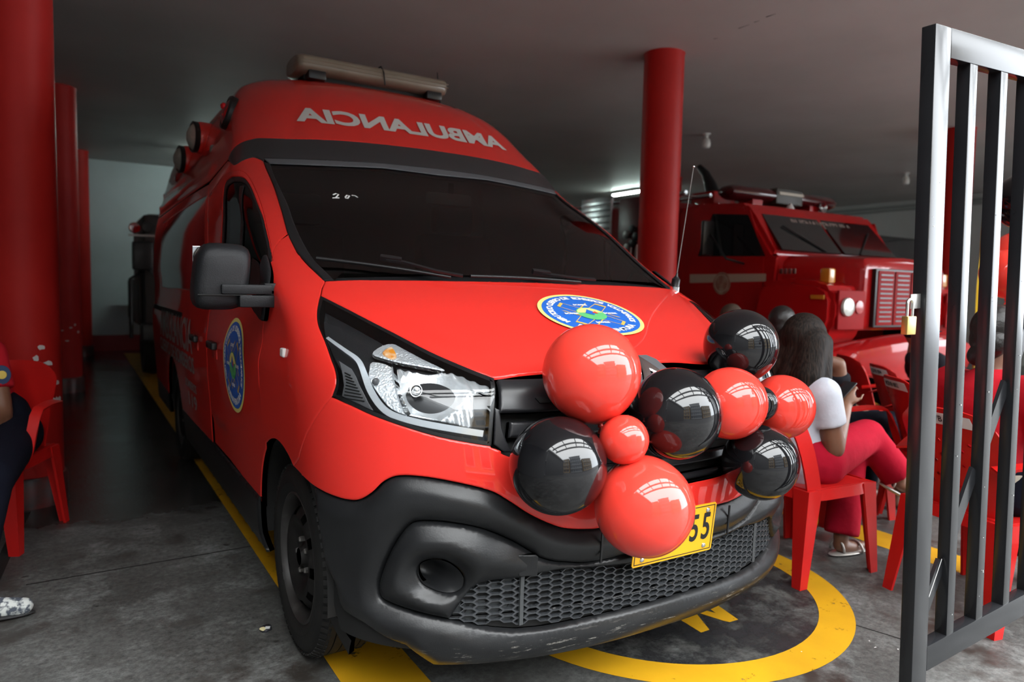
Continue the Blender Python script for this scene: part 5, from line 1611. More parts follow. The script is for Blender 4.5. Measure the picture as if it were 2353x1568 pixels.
# cab
ws_b = sd(1764, 580); ws_t = sd(1708, 489); rf = sd(1690, 470); rr_ = sd(1582, 466); cb = (yd1, sz(.75))
cab = [(yh, sz(.80)), (yh, z_belt), (ws_b[0]+.02, ws_b[1]), (ws_t[0], ws_t[1]+.02), (ws_t[0]+.10, z_roof-.02), (yd1-.3, z_roof+.03), (yd1, z_roof-.02), (yd1, sz(.80))]
slab('cab', cab, TC-1.08, TC+1.08, M_truck, .04)
def side_piece(name, poly, m, t=.012, off=0.0, both_=True, parent=None):
    for s in (-1, 1) if both_ else (-1,):
        x = TC+s*(1.08+off); slab(name, poly, min(x, x+s*t), max(x, x+s*t), m, .004, parent)
wl = [sd(1588, 588), sd(1742, 588), sd(1703, 492), sd(1622, 490)]
dr = [(yh+.10, sz(.85)), (yd1-.22, sz(.85)), (yd1-.22, sz(2.06)), (wl[2][0]-.02, sz(2.06)), (yh+.10, z_belt)]
side_piece('cab_door', dr, M_truck, .014)
side_piece('door_window', wl, M_tglass, .012, .008)
side_piece('window_post', [(y, z) for y, z in [sd(1640, 588), sd(1648, 588), sd(1632, 490), sd(1626, 490)]], M_tblack, .012, .012)
side_piece('cream_stripe', [sd(1570, 630), (yh+.06, sz(1.468)), (yh+.06, sz(1.398)), sd(1570, 650)], M_cream, .004, .015)
cr = sd(1643, 651)
for s in (-1, 1):
    o = obj('door_crest', lathe_me([(.0, .006), (.115, .006), (.12, 0)], 28, aim((TC+s*1.098, cr[0], cr[1]), (s, 0, 0)) @ Matrix.Scale(1.0, 4)), mat('crest_tan', (.26, .12, .08), .5, noise=(14, (.36, .28, .2), .4, .6)), FT)
    obj('crest_ring', lathe_me([(.085, .007), (.09, .009), (.095, .007)], 28, aim((TC+s*1.098, cr[0], cr[1]), (s, 0, 0))), M_cream, o)
    q = sd(1778, 622)
    for k in range(4):
        obj('chrome_badge_letter', box_me((TC+s*.99, q[0]+.075-.05*k, q[1]), (.012, .034, .05), .004), mat('dull_chrome', (.3, .28, .27), .35, .9), FT)
    # mirror on its bracket
    m0 = sd(1640, 500); m1 = sd(1690, 600)
    f = obj('mirror_bracket', tube_me([(TC+s*1.08, m0[0]+.1, sz(2.03)), (TC+s*1.30, m0[0], sz(1.9)), (TC+s*1.34, m1[0], sz(1.60)), (TC+s*1.08, m1[0]-.02, sz(1.56))], .012, 8), M_tblack, FT)
    obj('mirror', box_me((TC+s*1.33, sd(1645, 560)[0], sz(1.80)), (.16, .04, .36), .015), M_tblack, f)
    obj('step', box_me((TC+s*1.05, (yh+yd1)/2, sz(.74)), (.3, .9, .06), .01), M_tblack, FT)
# windshield: two panes
n_ = Vector((0, ws_b[1]-ws_t[1], ws_t[0]-ws_b[0])).normalized()
wsf = []
for s in (-1, 1):
    x0, x1 = TC+s*.03, TC+s*.99
    q = [(x0, ws_b[0]-.0, ws_b[1]+.03), (x1, ws_b[0]-.0, ws_b[1]+.03), (x1-s*.06, ws_t[0]-.0, ws_t[1]), (x0, ws_t[0]-.0, ws_t[1])]
    V = [Vector(v)+n_*d for d in (-.005, .014) for v in q]
    wsf.append(obj('windshield_pane', mk(V, [(0, 1, 2, 3), (7, 6, 5, 4), (0, 4, 5, 1), (1, 5, 6, 2), (2, 6, 7, 3), (3, 7, 4, 0)], False), M_tglass, FT))
V, F = text_geo('BUENAVENTURA', .13, .004)
uu = Vector((0, ws_t[0]-ws_b[0], ws_t[1]-ws_b[1])).normalized(); o0 = Vector((TC, ws_t[0], ws_t[1]))-uu*.09+n_*.017
obj('windshield_lettering', mk([o0+Vector((x*1.05, 0, 0))+uu*y for x, y in V], F, False), mat('faded_brown_white', (.22, .16, .14), .6), FT, kind='stuff')
for s in (-1, 1):
    b_ = Vector((TC+s*.3, ws_b[0], ws_b[1]+.03))+n_*.02; t_ = Vector((TC+s*.75, ws_b[0], ws_b[1]+.02))+uu*.34+n_*.022
    obj('wiper', tube_me([b_, t_], .009, 6), M_tblack, FT)
# roof gear
lp, rp = sd(1606, 446), sd(1606, 446)
yl = YF+1.55; zl_ = z_roof+.15
bm = bmesh.new(); rings = []
for t, g in ((-1, .3), (-.97, .75), (-.88, 1), (.88, 1), (.97, .75), (1, .3)):
    rings.append([(TC+.93*t, yl+.15*g*math.cos(2*PI*k/20), zl_+.085*g*math.sin(2*PI*k/20)) for k in range(20)])
bm.free()
tb = loft('light_bar', rings, mat('dark_red_lens', (.055, .006, .007), .12, 0, .6), FT)
obj('speaker_grille', box_me((TC-.02, yl, zl_+.0), (.46, .31, .175), .02), mat('siren_speaker', (.035, .03, .022), .5), tb)
obj('reflective_band', box_me((TC+.0, yl-.158, zl_+.03), (.42, .012, .03)), M_cream, tb)
obj('light_bar_foot', box_me((TC-.5, yl, z_roof+.05), (.16, .2, .08)), M_truck, tb)
obj('light_bar_foot', box_me((TC+.5, yl, z_roof+.05), (.16, .2, .08)), M_truck, tb)
hp_ = [at(1607, 383, X=TC-.2), at(1622, 400, X=TC-.2), at(1632, 425, X=TC-.2), at(1640, 450, X=TC-.2)]
dg = obj('water_cannon', tube_me(hp_, [.035, .05, .075, .09], 12), M_tblack, FT)
obj('cannon_base', box_me((TC-.1, hp_[-1].y+.1, z_roof+.15), (.4, .4, .3), .04), M_truck, dg)
obj('roof_horn', lathe_me([(.015, 0), (.02, .25), (.05, .38), (.07, .40)], 16, aim((TC+.6, yl+.25, z_roof+.08), (0, -1, 0))), M_chrome, FT)
obj('white_beacon', lathe_me([(.04, 0), (.045, .05), (.02, .10), (0, .11)], 14, aim(at(1815, 490, Y=yl-.3), (0, 0, 1))), M_bulb, FT)
# body behind the cab: pump bay, roller shutter, ladder
yb0, yb1 = yd1+.06, 7.4; zt2 = sd(1480, 468)[1]
obj('body', box_me((TC, (yb0+yb1)/2, (zt2+.7)/2), (2.3, yb1-yb0, zt2-.7), .02), mat('truck_body_red', (.22, .006, .008), .4, 0, .3, .1), FT)
p0, p1 = sd(1472, 500), sd(1412, 650)
pb = obj('pump_panel', box_me((TC-1.155, (p0[0]+p1[0])/2, (p0[1]+p1[1])/2+.1), (.03, abs(p1[0]-p0[0]), 1.1), .01), mat('pump_panel_maroon', (.10, .010, .014), .3), FT)
for k, (px, py) in enumerate(((1458, 527), (1444, 541), (1458, 560), (1446, 570), (1466, 545))):
    q = at(px, py, X=TC-1.18)
    obj('valve', lathe_me([(.03, -.02), (.03, .03), (.05, .035), (.05, .05), (0, .06)], 14, aim(q, (-1, 0, 0))), mat('dull_chrome', (.3, .28, .27), .35, .9) if k % 2 else M_tblack, pb)
for px in (1450, 1464):
    a_, b_ = at(px, 562, X=TC-1.19), at(px-3, 620, X=TC-1.19)
    obj('intake_pipe', tube_me([a_, b_], .022, 10), mat('dull_chrome', (.3, .28, .27), .35, .9), pb)
q0, q1 = sd(1402, 480), sd(1330, 560)
sh_ = obj('roller_shutter', box_me((TC-1.16, (q0[0]+q1[0])/2, (q0[1]+q1[1])/2-.2), (.03, abs(q1[0]-q0[0]), 1.15), .01), mat('brushed_aluminium', (.72, .74, .76), .25, .9), FT)
for k in range(14):
    obj('shutter_slat', box_me((TC-1.178, (q0[0]+q1[0])/2, (q0[1]+q1[1])/2-.72+k*.078), (.008, abs(q1[0]-q0[0])-.04, .06), .004), MATS['brushed_aluminium'], sh_)
l0 = zt2+.10
ld = obj('ladder_rail', tube_me([(TC-1.0, yb0-.1, l0), (TC-1.0, yb1-.3, l0)], .025, 8), MATS['brushed_aluminium'], FT)
obj('ladder_rail', tube_me([(TC-.6, yb0-.1, l0), (TC-.6, yb1-.3, l0)], .025, 8), MATS['brushed_aluminium'], FT)
for k in range(8):
    obj('ladder_rung', tube_me([(TC-1.0, yb0+.1+k*.38, l0), (TC-.6, yb0+.1+k*.38, l0)], .015, 6), MATS['brushed_aluminium'], FT)
for s in (-1, 1):
    obj('wheel', lathe_me([(.28, -.13), (.44, -.14), (.49, -.10), (.50, 0), (.49, .10), (.44, .14), (.28, .13), (.26, .02), (0, .03)], 32, aim((TC+s*1.0, 6.3, wr), (s, 0, 0))), M_rubber, FT)

# ---- a further red engine beyond it: only its rail, lamps and yellow bar show over the hood
F2 = thing('fire_engine', 'farther red fire engine, only its black rail and yellow bar showing over the truck hood', 'fire engine', (9.9, 5.9, 0))
q = at(1975, 585, Y=4.6)
obj('body', box_me((q.x+1.0, 6.3, .95), (2.4, 3.6, 1.5), .05), M_truck, F2)
zt3 = 1.70
obj('yellow_bar', box_me((q.x+.9, 4.55, zt3+.10), (2.0, .08, .10), .01), mat('yellow_gloss', (.80, .50, .01), .35), F2)
a_ = at(1942, 570, Y=4.6); b_ = at(1942, 515, Y=4.6); c_ = at(1962, 520, Y=4.6); d_ = at(1962, 575, Y=4.6)
obj('guard_rail', tube_me([a_, b_, b_+(c_-b_)*.5+Vector((0, 0, .03)), c_, d_], .022, 8), M_tblack, F2)
b2 = at(1900, 515, Y=4.7); obj('guard_rail', tube_me([b2, b_], .02, 8), M_tblack, F2)
obj('red_beacon', lathe_me([(.07, 0), (.08, .06), (.06, .14), (0, .16)], 18, aim(at(1920, 540, Y=4.7), (0, 0, 1))), MATS['red_lens'], F2)
obj('red_cone', lathe_me([(.05, 0), (.015, .22), (0, .23)], 14, aim(at(1911, 528, Y=4.7), (0, 0, 1))), M_truck, F2)
obj('yellow_tip', lathe_me([(.03, 0), (.02, .14), (0, .15)], 12, aim(at(2003, 580, Y=4.6), (0, 0, 1))), mat('yellow_gloss', (.80, .50, .01), .35), F2)
obj('cab_glass', box_me((q.x+1.0, 4.9, zt3+.25), (1.6, .5, .5), .05), M_tglass, F2)

# ---- dark truck deep behind the ambulance, left
DT = thing('dark_truck', 'dark old truck standing in the gloom behind the ambulance', 'truck', (.75, 10.2, 0))
M_dk = mat('truck_dark_brown', (.045, .038, .036), .5)
Yd = 8.6
e0 = at(303, 700, Y=Yd); xL = e0.x+.09
obj('cab', box_me((xL+1.1, Yd+.9, 1.38), (2.1, 1.8, 1.5), .08), M_dk, DT)
obj('side_door', box_me((xL+.03, Yd+.7, 1.2), (.03, .9, 1.0), .01), M_dk, DT)
obj('bumper', box_me((xL+1.1, Yd-.08, .62), (2.2, .2, .24), .04), M_tblack, DT)
obj('windshield', box_me((xL+1.1, Yd-.02, 1.72), (1.7, .05, .62), .02), M_tglass, DT)
obj('cargo_body', box_me((xL+1.1, Yd+3.0, .95), (2.0, 2.4, .7), .05), M_dk, DT)
mr = at(328, 588, Y=Yd-.1)
mm = obj('mirror', box_me(mr, (.24, .06, .36), .03), M_tblack, DT)
obj('mirror_arm', tube_me([mr+Vector((.05, .02, -.15)), mr+Vector((.12, .05, -.24)), mr+Vector((.3, .1, -.24))], .014, 8), M_tblack, mm)
m2 = at(301, 700, Y=Yd); obj('grab_tube', tube_me([(m2.x, Yd, .55), (m2.x, Yd, 1.30), (m2.x+.12, Yd, 1.38)], .022, 8), M_tblack, DT)
for px, py, m_ in ((309, 524, MATS['red_lens']), (338, 523, M_tblack)):
    q = at(px, py, Y=Yd)
    f = obj('roof_lamp', lathe_me([(.05, .06), (.066, .0), (.07, -.03), (.06, -.05), (0, -.055)], 20, aim(q, (0, 1, 0))), m_, DT)
q = at(322, 541, Y=Yd); obj('lamp_bracket', box_me((q.x+.12, Yd+.02, q.z), (.5, .05, .025)), mat('dull_chrome', (.3, .28, .27), .35, .9), DT)
for s in (0, 1):
    obj('wheel', lathe_me([(.25, -.12), (.42, -.13), (.45, 0), (.42, .13), (.25, .12), (0, .05)], 28, aim((xL+.2+1.8*s, Yd+.7, .45), (-1 if s == 0 else 1, 0, 0))), M_rubber, DT)
# ================================================================== people
M_skin = mat('brown_skin', (.17, .075, .042), .5, noise=(6, (.14, .060, .034), .3, .7))
M_skin_d = mat('dark_skin', (.075, .036, .022), .5)
M_hair = mat('black_hair', (.012, .009, .008), .42, bump=(60, .3))
def strand_mat():
    m = mat('long_dark_hair', (.012, .008, .007), .6, spec=.12)
    n = m.node_tree.nodes; l = m.node_tree.links; b = n['Principled BSDF']
    tc = n.new('ShaderNodeTexCoord'); mp = n.new('ShaderNodeMapping'); mp.inputs['Scale'].default_value = (130, 130, 5)
    t = n.new('ShaderNodeTexNoise'); t.inputs['Scale'].default_value = 1; t.inputs['Detail'].default_value = 4
    l.new(tc.outputs['Object'], mp.inputs[0]); l.new(mp.outputs[0], t.inputs['Vector'])
    r = n.new('ShaderNodeValToRGB'); r.color_ramp.elements[0].position = .38; r.color_ramp.elements[1].position = .68
    r.color_ramp.elements[0].color = (.006, .0045, .004, 1); r.color_ramp.elements[1].color = (.026, .017, .013, 1)
    l.new(t.outputs[0], r.inputs[0]); l.new(r.outputs[0], b.inputs['Base Color'])
    bp = n.new('ShaderNodeBump'); bp.inputs['Strength'].default_value = .5; bp.inputs['Distance'].default_value = .006
    l.new(t.outputs[0], bp.inputs['Height']); l.new(bp.outputs[0], b.inputs['Normal'])
    return m
M_hair_l = strand_mat()
def cloth(name, c, s=22):
    return mat(name, c, .9, 0, 0, .12, bump=(s, .35), noise=(9, tuple(q*.85 for q in c), .35, .7))
M_white_shirt = cloth('white_shirt', (.50, .52, .58)); M_red_trousers = cloth('crimson_trousers', (.36, .006, .022))
M_red_shirt = cloth('red_shirt', (.46, .012, .022)); M_navy = cloth('navy_trousers', (.006, .007, .014)); M_black_shirt = cloth('dark_shirt', (.012, .012, .016))
M_white2 = cloth('white_tee', (.5, .5, .5))
M_sole = mat('shoe_sole', (.015, .015, .016), .6)

def cap(bm, a, b, ra, rb, n=14, flat=False):
    """closed tapered capsule"""
    a, b = Vector(a), Vector(b); L = (b-a).length
    if L < 1e-5: b = a+Vector((0, 0, 1e-3)); L = 1e-3
    prof = [(0, -ra)]+[(ra*math.sin(t), -ra*math.cos(t)) for t in (.5, 1.0, 1.45)]
    prof += [(rb*math.sin(t), L-rb*math.cos(t)) for t in (1.7, 2.15, 2.65)]+[(0, L+rb)]
    if flat: prof = prof[:4]+[(rb, L), (0, L)]
    lathe(bm, prof, n, aim(a, b-a))
def ell(bm, c, s, M=None, n=18):
    T = Matrix.Translation(c) @ (M or Matrix()) @ Matrix.Diagonal((*s, 1))
    lathe(bm, [(0, -1)]+[(math.sin(PI*k/10), -math.cos(PI*k/10)) for k in range(1, 10)]+[(0, 1)], n, T)
def fuse(bm, vox=.012, smooth=6):
    """weld overlapping volumes into one continuous skin"""
    me = bm_to(bm); o = bpy.data.objects.new('tmp', me); COL.objects.link(o)
    r = o.modifiers.new('r', 'REMESH'); r.mode = 'VOXEL'; r.voxel_size = vox
    s = o.modifiers.new('s', 'SMOOTH'); s.factor = .5; s.iterations = smooth
    dg = bpy.context.evaluated_depsgraph_get(); dg.update()
    out = bpy.data.meshes.new_from_object(o.evaluated_get(dg))
    bpy.data.objects.remove(o); bpy.data.meshes.remove(me)
    out.materials.clear()
    out.polygons.foreach_set('use_smooth', [True]*len(out.polygons)); out.update()
    return out
def head(bm, c, F, U, s=1.0):
    """skull, jaw, nose, ears, brow; F facing, U up"""
    F, U = Vector(F).normalized(), Vector(U).normalized(); L = U.cross(F).normalized(); F = L.cross(U)
    R = Matrix(((F.x, L.x, U.x, 0), (F.y, L.y, U.y, 0), (F.z, L.z, U.z, 0), (0, 0, 0, 1)))
    P = lambda f, l, u: Vector(c)+(F*f+L*l+U*u)*s
    ell(bm, P(-.008, 0, .025), (.098*s, .077*s, .098*s), R)
    ell(bm, P(.022, 0, -.045), (.070*s, .060*s, .078*s), R)
    ell(bm, P(.040, 0, -.085), (.040*s, .038*s, .030*s), R)
    cap(bm, P(.083, 0, .02), P(.108, 0, -.030), .010*s, .015*s, 10)
    for sg in (-1, 1):
        ell(bm, P(-.005, sg*.078, -.01), (.020*s, .010*s, .034*s), R)
        cap(bm, P(.083, sg*.018, .03), P(.078, sg*.05, .03), .010*s, .009*s, 8)
        cap(bm, P(.086, sg*.002, -.062), P(.078, sg*.024, -.060), .008*s, .006*s, 8)
    cap(bm, P(-.025, 0, -.08), P(-.03, 0, -.19), .052*s, .056*s)
    return P, R
def face_bits(P, R, parent, s=1.0):
    for sg in (-1, 1):
        bm = bmesh.new(); ell(bm, P(.078, sg*.031, .008), (.010*s, .013*s, .010*s), R, 12); e = obj('eye', bm_to(bm, True), mat('eye_white', (.6, .58, .55), .2), parent)
        bm = bmesh.new(); ell(bm, P(.0868, sg*.031, .008), (.003*s, .006*s, .006*s), R, 10); obj('iris', bm_to(bm, True), mat('iris_dark', (.02, .01, .008), .1), e)
    bm = bmesh.new(); cap(bm, P(.0935, -.020, -.0605), P(.0935, .020, -.0605), .0045*s, .0045*s, 8); obj('lips', bm_to(bm, True), mat('lips_brown', (.16, .05, .045), .4), parent)
def hand(bm, wrist, d, n, curl=.5, s=1.0):
    """palm, four unequal bent fingers, a thumb from the side; d = pointing, n = palm normal"""
    d, n = Vector(d).normalized(), Vector(n).normalized(); t = d.cross(n).normalized(); n = t.cross(d).normalized()
    w = Vector(wrist); R = Matrix(((d.x, t.x, n.x, 0), (d.y, t.y, n.y, 0), (d.z, t.z, n.z, 0), (0, 0, 0, 1)))
    ell(bm, w+d*.045*s, (.052*s, .042*s, .017*s), R)
    for k, (off, L) in enumerate(((-.030, .062), (-.010, .075), (.010, .071), (.029, .056))):
        p0 = w+d*.085*s+t*off*s; a = 0; p = p0
        for j, (f, r) in enumerate(((.45, .0088), (.32, .008), (.23, .007))):
            a += curl*(.5 if j == 0 else .8); dd = d*math.cos(a)+n*math.sin(a)
            q = p+dd*L*f*s*1.05; cap(bm, p, q, r*s, r*.93*s, 8); p = q
    p = w+d*.030*s-t*.036*s; dd = (d*.7-t*.55+n*.35).normalized(); q = p+dd*.036*s; cap(bm, p, q, .011*s, .0095*s, 8)
    dd = (d*.85-t*.2+n*.45).normalized(); cap(bm, q, q+dd*.030*s, .009*s, .008*s, 8)
def seated(c, ang, s=1.0, lean=0.0, seat=.455, spread=.10, bow=0.0):
    """joint positions of a seated figure in world space; c = seat centre on the floor"""
    F = Vector((math.cos(ang), math.sin(ang), 0)); L = Vector((-F.y, F.x, 0)); O = Vector((c[0], c[1], 0))
    P = lambda f, l, z: O+F*f+L*l+Vector((0, 0, z))
    J = dict(F=F, L=L, pelvis=P(-.06, 0, seat+.10), waist=P(-.075+lean*.2, 0, seat+.25), chest=P(-.07+lean*.45, 0, seat+.42*s), neck=P(-.06+lean*.65, 0, seat+.555*s), head=P(-.02+lean*.8+bow*.06, 0, seat+.70*s-bow*.03))
    for n, sg in (('L', 1), ('R', -1)):
        J['sh'+n] = P(-.07+lean*.55, sg*.175*s, seat+.49*s); J['el'+n] = P(.02+lean*.4, sg*.225*s, seat+.22*s); J['wr'+n] = P(.24, sg*.12*s, seat+.17)
        J['hip'+n] = P(-.03, sg*.09*s, seat+.08); J['kn'+n] = P(.40*s, sg*spread*1.0, seat+.09); J['an'+n] = P(.42*s, sg*spread, .09); J['toe'+n] = P(.42*s+.15, sg*spread, .03)
    return J
def person(name, label, J, shirt, trousers, skin=M_skin, hair='short', vox=.012, sleeve=.62, face=True, shoes=None, flare=0.0, hs=1.0, build=1.0, hands=None, cat='person', look=None, hair_m=None):
    t = thing(name, label, cat, (J['pelvis'].x, J['pelvis'].y, 0))
    b = build
    bm = bmesh.new()
    look = look or J['F']
    P, R = head(bm, J['head'], look, (0, 0, 1), hs)
    cap(bm, J['neck'], J['head']-Vector((0, 0, .06)), .058, .052)
    cap(bm, J['pelvis'], J['waist'], .130*b, .118*b); cap(bm, J['waist'], J['chest'], .118*b, .125*b)
    cap(bm, J['chest'], J['neck'], .120*b, .060)
    for n, sg in (('L', 1), ('R', -1)):
        cap(bm, J['chest'], J['sh'+n], .10*b, .062*b); cap(bm, J['sh'+n], J['el'+n], .056*b, .043*b); cap(bm, J['el'+n], J['wr'+n], .043*b, .029)
        d = (J['wr'+n]-J['el'+n]).normalized()
        if hands and n in hands: hd, hn, hc = hands[n]
        else: hd, hn, hc = d, Vector((0, 0, -1)) if abs(d.z) < .9 else Vector((1, 0, 0)), .45
        hand(bm, J['wr'+n], hd, hn, hc)
        cap(bm, J['pelvis'], J['hip'+n], .11*b, .095*b); cap(bm, J['hip'+n], J['kn'+n], .092*b, .060*b); cap(bm, J['kn'+n], J['an'+n], .056*b, .036)
        f = (J['toe'+n]-J['an'+n]); cap(bm, J['an'+n]-Vector((0, 0, .035)), J['an'+n]+f*.45+Vector((0, 0, -.03)), .036, .034); cap(bm, J['an'+n]+f*.4-Vector((0, 0, .035)), J['toe'+n], .034, .022)
    obj('body', fuse(bm, vox), skin, t)
    # shirt
    bm = bmesh.new(); g = .014
    cap(bm, J['pelvis']+Vector((-.01, 0, -.03)), J['waist'], .136*b+g, .124*b+g); cap(bm, J['waist'], J['chest'], .122*b+g, .128*b+g); cap(bm, J['chest'], J['neck']-Vector((0, 0, .035)), .122*b+g, .066+g)
    for n in 'LR':
        cap(bm, J['chest'], J['sh'+n], .102*b+g, .056*b+g); e = J['sh'+n]+(J['el'+n]-J['sh'+n])*sleeve; cap(bm, J['sh'+n], e, .056*b+g, .055*b+g, flat=True)
    obj('shirt', fuse(bm, max(vox, .011), 8), shirt, t)
    bm = bmesh.new(); g = .012
    cap(bm, J['pelvis']-Vector((0, 0, .025)), J['pelvis']+Vector((0, 0, .05)), .134*b+g, .128*b+g)
    for n in 'LR':
        cap(bm, J['pelvis'], J['hip'+n], .115*b+g, .100*b+g); cap(bm, J['hip'+n], J['kn'+n], .096*b+g, .066*b+g)
        a2 = J['an'+n]+(J['kn'+n]-J['an'+n])*.04; cap(bm, J['kn'+n], a2, .062*b+g, .046+g+flare, flat=True)
    obj('trousers', fuse(bm, max(vox, .011), 8), trousers, t)
    if face: face_bits(P, R, t, hs)
    if hair == 'short':
        bm = bmesh.new(); ell(bm, P(-.020, 0, .040), (.098*hs, .083*hs, .094*hs), R); ell(bm, P(-.045, 0, -.01), (.068*hs, .076*hs, .075*hs), R)
        obj('hair', fuse(bm, .008, 4), hair_m or M_hair, t)
    elif hair == 'cap':
        bm = bmesh.new(); ell(bm, P(-.012, 0, .045), (.106*hs, .088*hs, .090*hs), R); c_ = obj('cap', fuse(bm, .008, 4), M_navy, t)
        bm = bmesh.new(); ell(bm, P(.10, 0, .05), (.06, .06, .008), R); obj('cap_peak', bm_to(bm, True), M_navy, c_)
    for n in 'LR':
        if shoes:
            f = (J['toe'+n]-J['an'+n]); f.z = 0; fl_ = f.length; f.normalize(); zz = J['toe'+n].z-.03
            base = Vector((J['an'+n].x, J['an'+n].y, zz)); sd_ = Vector((-f.y, f.x, 0))
            R2 = Matrix(((f.x, sd_.x, 0, 0), (f.y, sd_.y, 0, 0), (0, 0, 1, 0), (0, 0, 0, 1)))
            bm = bmesh.new(); cap(bm, base+f*-.03+Vector((0, 0, .06)), base+f*.05+Vector((0, 0, .055)), .044, .044); cap(bm, base+f*.04+Vector((0, 0, .045)), base+f*.17+Vector((0, 0, .036)), .044, .034)
            sh = obj('shoe', fuse(bm, .009, 5), shoes, t)
            bm = bmesh.new(); ell(bm, base+f*.065+Vector((0, 0, .012)), (.145, .046, .012), R2); obj('sole', bm_to(bm, True), M_sole, sh)
    return t, P, R

# ---- woman in the white shirt, legs crossed, reading her phone
J = seated((1.44, .555), A(-6), 1.0, lean=.02, seat=.435)
J['head'] = at(1853, 783, Y=.565)+Vector((0, 0, -.005)); J['neck'] = J['head']+Vector((-.035, 0, -.165)); 
J['chest'] = J['neck']+Vector((-.015, 0, -.15)); J['waist'] = J['chest']+Vector((.0, 0, -.17)); J['pelvis'] = Vector((J['waist'].x+.01, .555, .52))
J['shR'] = at(1893, 905, Y=.41); J['elR'] = at(1916, 1030, Y=.385); J['wrR'] = at(1926, 928, Y=.46)+Vector((.06, .0, -.02))
J['shL'] = J['chest']+Vector((.02, .17, .07)); J['elL'] = J['chest']+Vector((.10, .22, -.19)); J['wrL'] = J['wrR']+Vector((.03, .10, -.05))
J['hipR'] = J['pelvis']+Vector((.04, -.095, -.01)); J['hipL'] = J['pelvis']+Vector((.04, .09, -.01))
J['knL'] = Vector((1.80, .56, .50)); J['anL'] = at(1932, 1238, Y=.50); J['anL'].z = .085; J['toeL'] = J['anL']+Vector((.155, -.02, -.055))
kp = at(1955, 1010, Y=.47); J['knR'] = Vector((1.84, .50, .585)); an = at(2066, 1097, Y=.40); J['anR'] = an; J['toeR'] = an+Vector((.13, -.08, -.08))
wdir = Vector((1, -.1, 0))
t, P, R = person('person', 'woman in a white shirt and red trousers seated with legs crossed, looking at a phone', J, M_white_shirt, M_red_trousers, hair=None, vox=.008, sleeve=.58, flare=.026, build=1.12, look=Vector((1, -.05, -.35)),
       hands={'R': (Vector((.45, .2, .85)), Vector((.8, .3, -.3)), .9), 'L': (Vector((.3, -.3, .85)), Vector((.9, 0, -.3)), .9)})
bm = bmesh.new()
ell(bm, P(-.020, 0, .026), (.114, .098, .114), R)
hc_ = J['head']
for l_, q in ((0, 1.0), (-.055, .92), (.055, .95)):
    cap(bm, hc_+Vector((-.035, l_*.9, .0)), hc_+Vector((-.085, l_*1.3, -.16)), .082, .078)
    cap(bm, hc_+Vector((-.085, l_*1.3, -.16)), hc_+Vector((-.115, l_*1.35, -.33*q)), .078, .045)
for sg in (-1, 1):
    cap(bm, hc_+Vector((.015, sg*.075, .0)), hc_+Vector((-.03, sg*.115, -.20)), .048, .045)
obj('long_hair', fuse(bm, .009, 5), M_hair_l, t)
ph = obj('phone', box_me((0, 0, 0), (.008, .075, .15), .003), mat('phone_black', (.01, .01, .012), .15))
pw = at(1930, 905, Y=.455)+Vector((.055, .03, .0))
ph.matrix_world = Matrix.Translation(pw) @ Matrix.Rotation(A(-8), 4, 'Z') @ Matrix.Rotation(A(52), 4, 'Y')
tag(ph, 'black phone held up by the woman in the white shirt', 'phone')
for n in 'LR':
    f = J['toe'+n]-J['an'+n]; q = J['an'+n]
    fh_ = Vector((f.x, f.y, 0)).normalized() if n == 'L' else f.normalized(); s_ = fh_.cross(Vector((0, 0, 1))).normalized(); u_ = s_.cross(fh_)
    Rm = Matrix(((fh_.x, s_.x, u_.x, 0), (fh_.y, s_.y, u_.y, 0), (fh_.z, s_.z, u_.z, 0), (0, 0, 0, 1)))
    b0 = Vector((q.x, q.y, 0))+fh_*.055+Vector((0, 0, .010)) if n == 'L' else q+fh_*.05-u_*.075
    bm = bmesh.new(); ell(bm, b0, (.128, .044, .010), Rm); so = obj('sandal', bm_to(bm, True), mat('silver_sandal', (.42, .40, .37), .35, .4), t)
    bm = bmesh.new(); tube(bm, [b0+fh_*.05+s_*(.046*math.cos(k))+u_*(.05*math.sin(k)) for k in np.linspace(0, PI, 9)], .007, 6); obj('strap', bm_to(bm, True), MATS['silver_sandal'], so)
    bm = bmesh.new(); tube(bm, [b0-fh_*.075+s_*(.042*math.cos(k))+u_*(.015+.055*math.sin(k)) for k in np.linspace(0, PI, 9)], .006, 6); obj('strap', bm_to(bm, True), MATS['silver_sandal'], so)

# ---- two men behind the hood
J = seated((2.42, 1.58), A(-30), 1.0, seat=.44)
J['head'] = at(1800, 748, Y=1.50); dlt = J['head']-J['neck']-Vector((.02, 0, .145))
for k in ('neck', 'chest', 'shL', 'shR'): J[k] = J[k]+dlt*(1 if k == 'neck' else .8)
person('person', 'man in a white shirt with short black hair, seated behind the topmost black balloon', J, M_white2, M_navy, skin=M_skin_d, hair='short', look=Vector((.9, .05, 0)))
J = seated((2.62, 2.20), A(-30), 1.0, seat=.43)
J['head'] = at(1682, 738, Y=2.13); dlt = J['head']-J['neck']-Vector((.02, 0, .145))
for k in ('neck', 'chest', 'shL', 'shR'): J[k] = J[k]+dlt*(1 if k == 'neck' else .8)
person('person', 'man with cropped brown hair whose head just tops the right hood edge', J, M_black_shirt, M_navy, skin=M_skin, hair='short', look=Vector((.9, .3, 0)), hair_m=mat('cropped_brown_hair', (.05, .028, .016), .7, bump=(300, .4)))
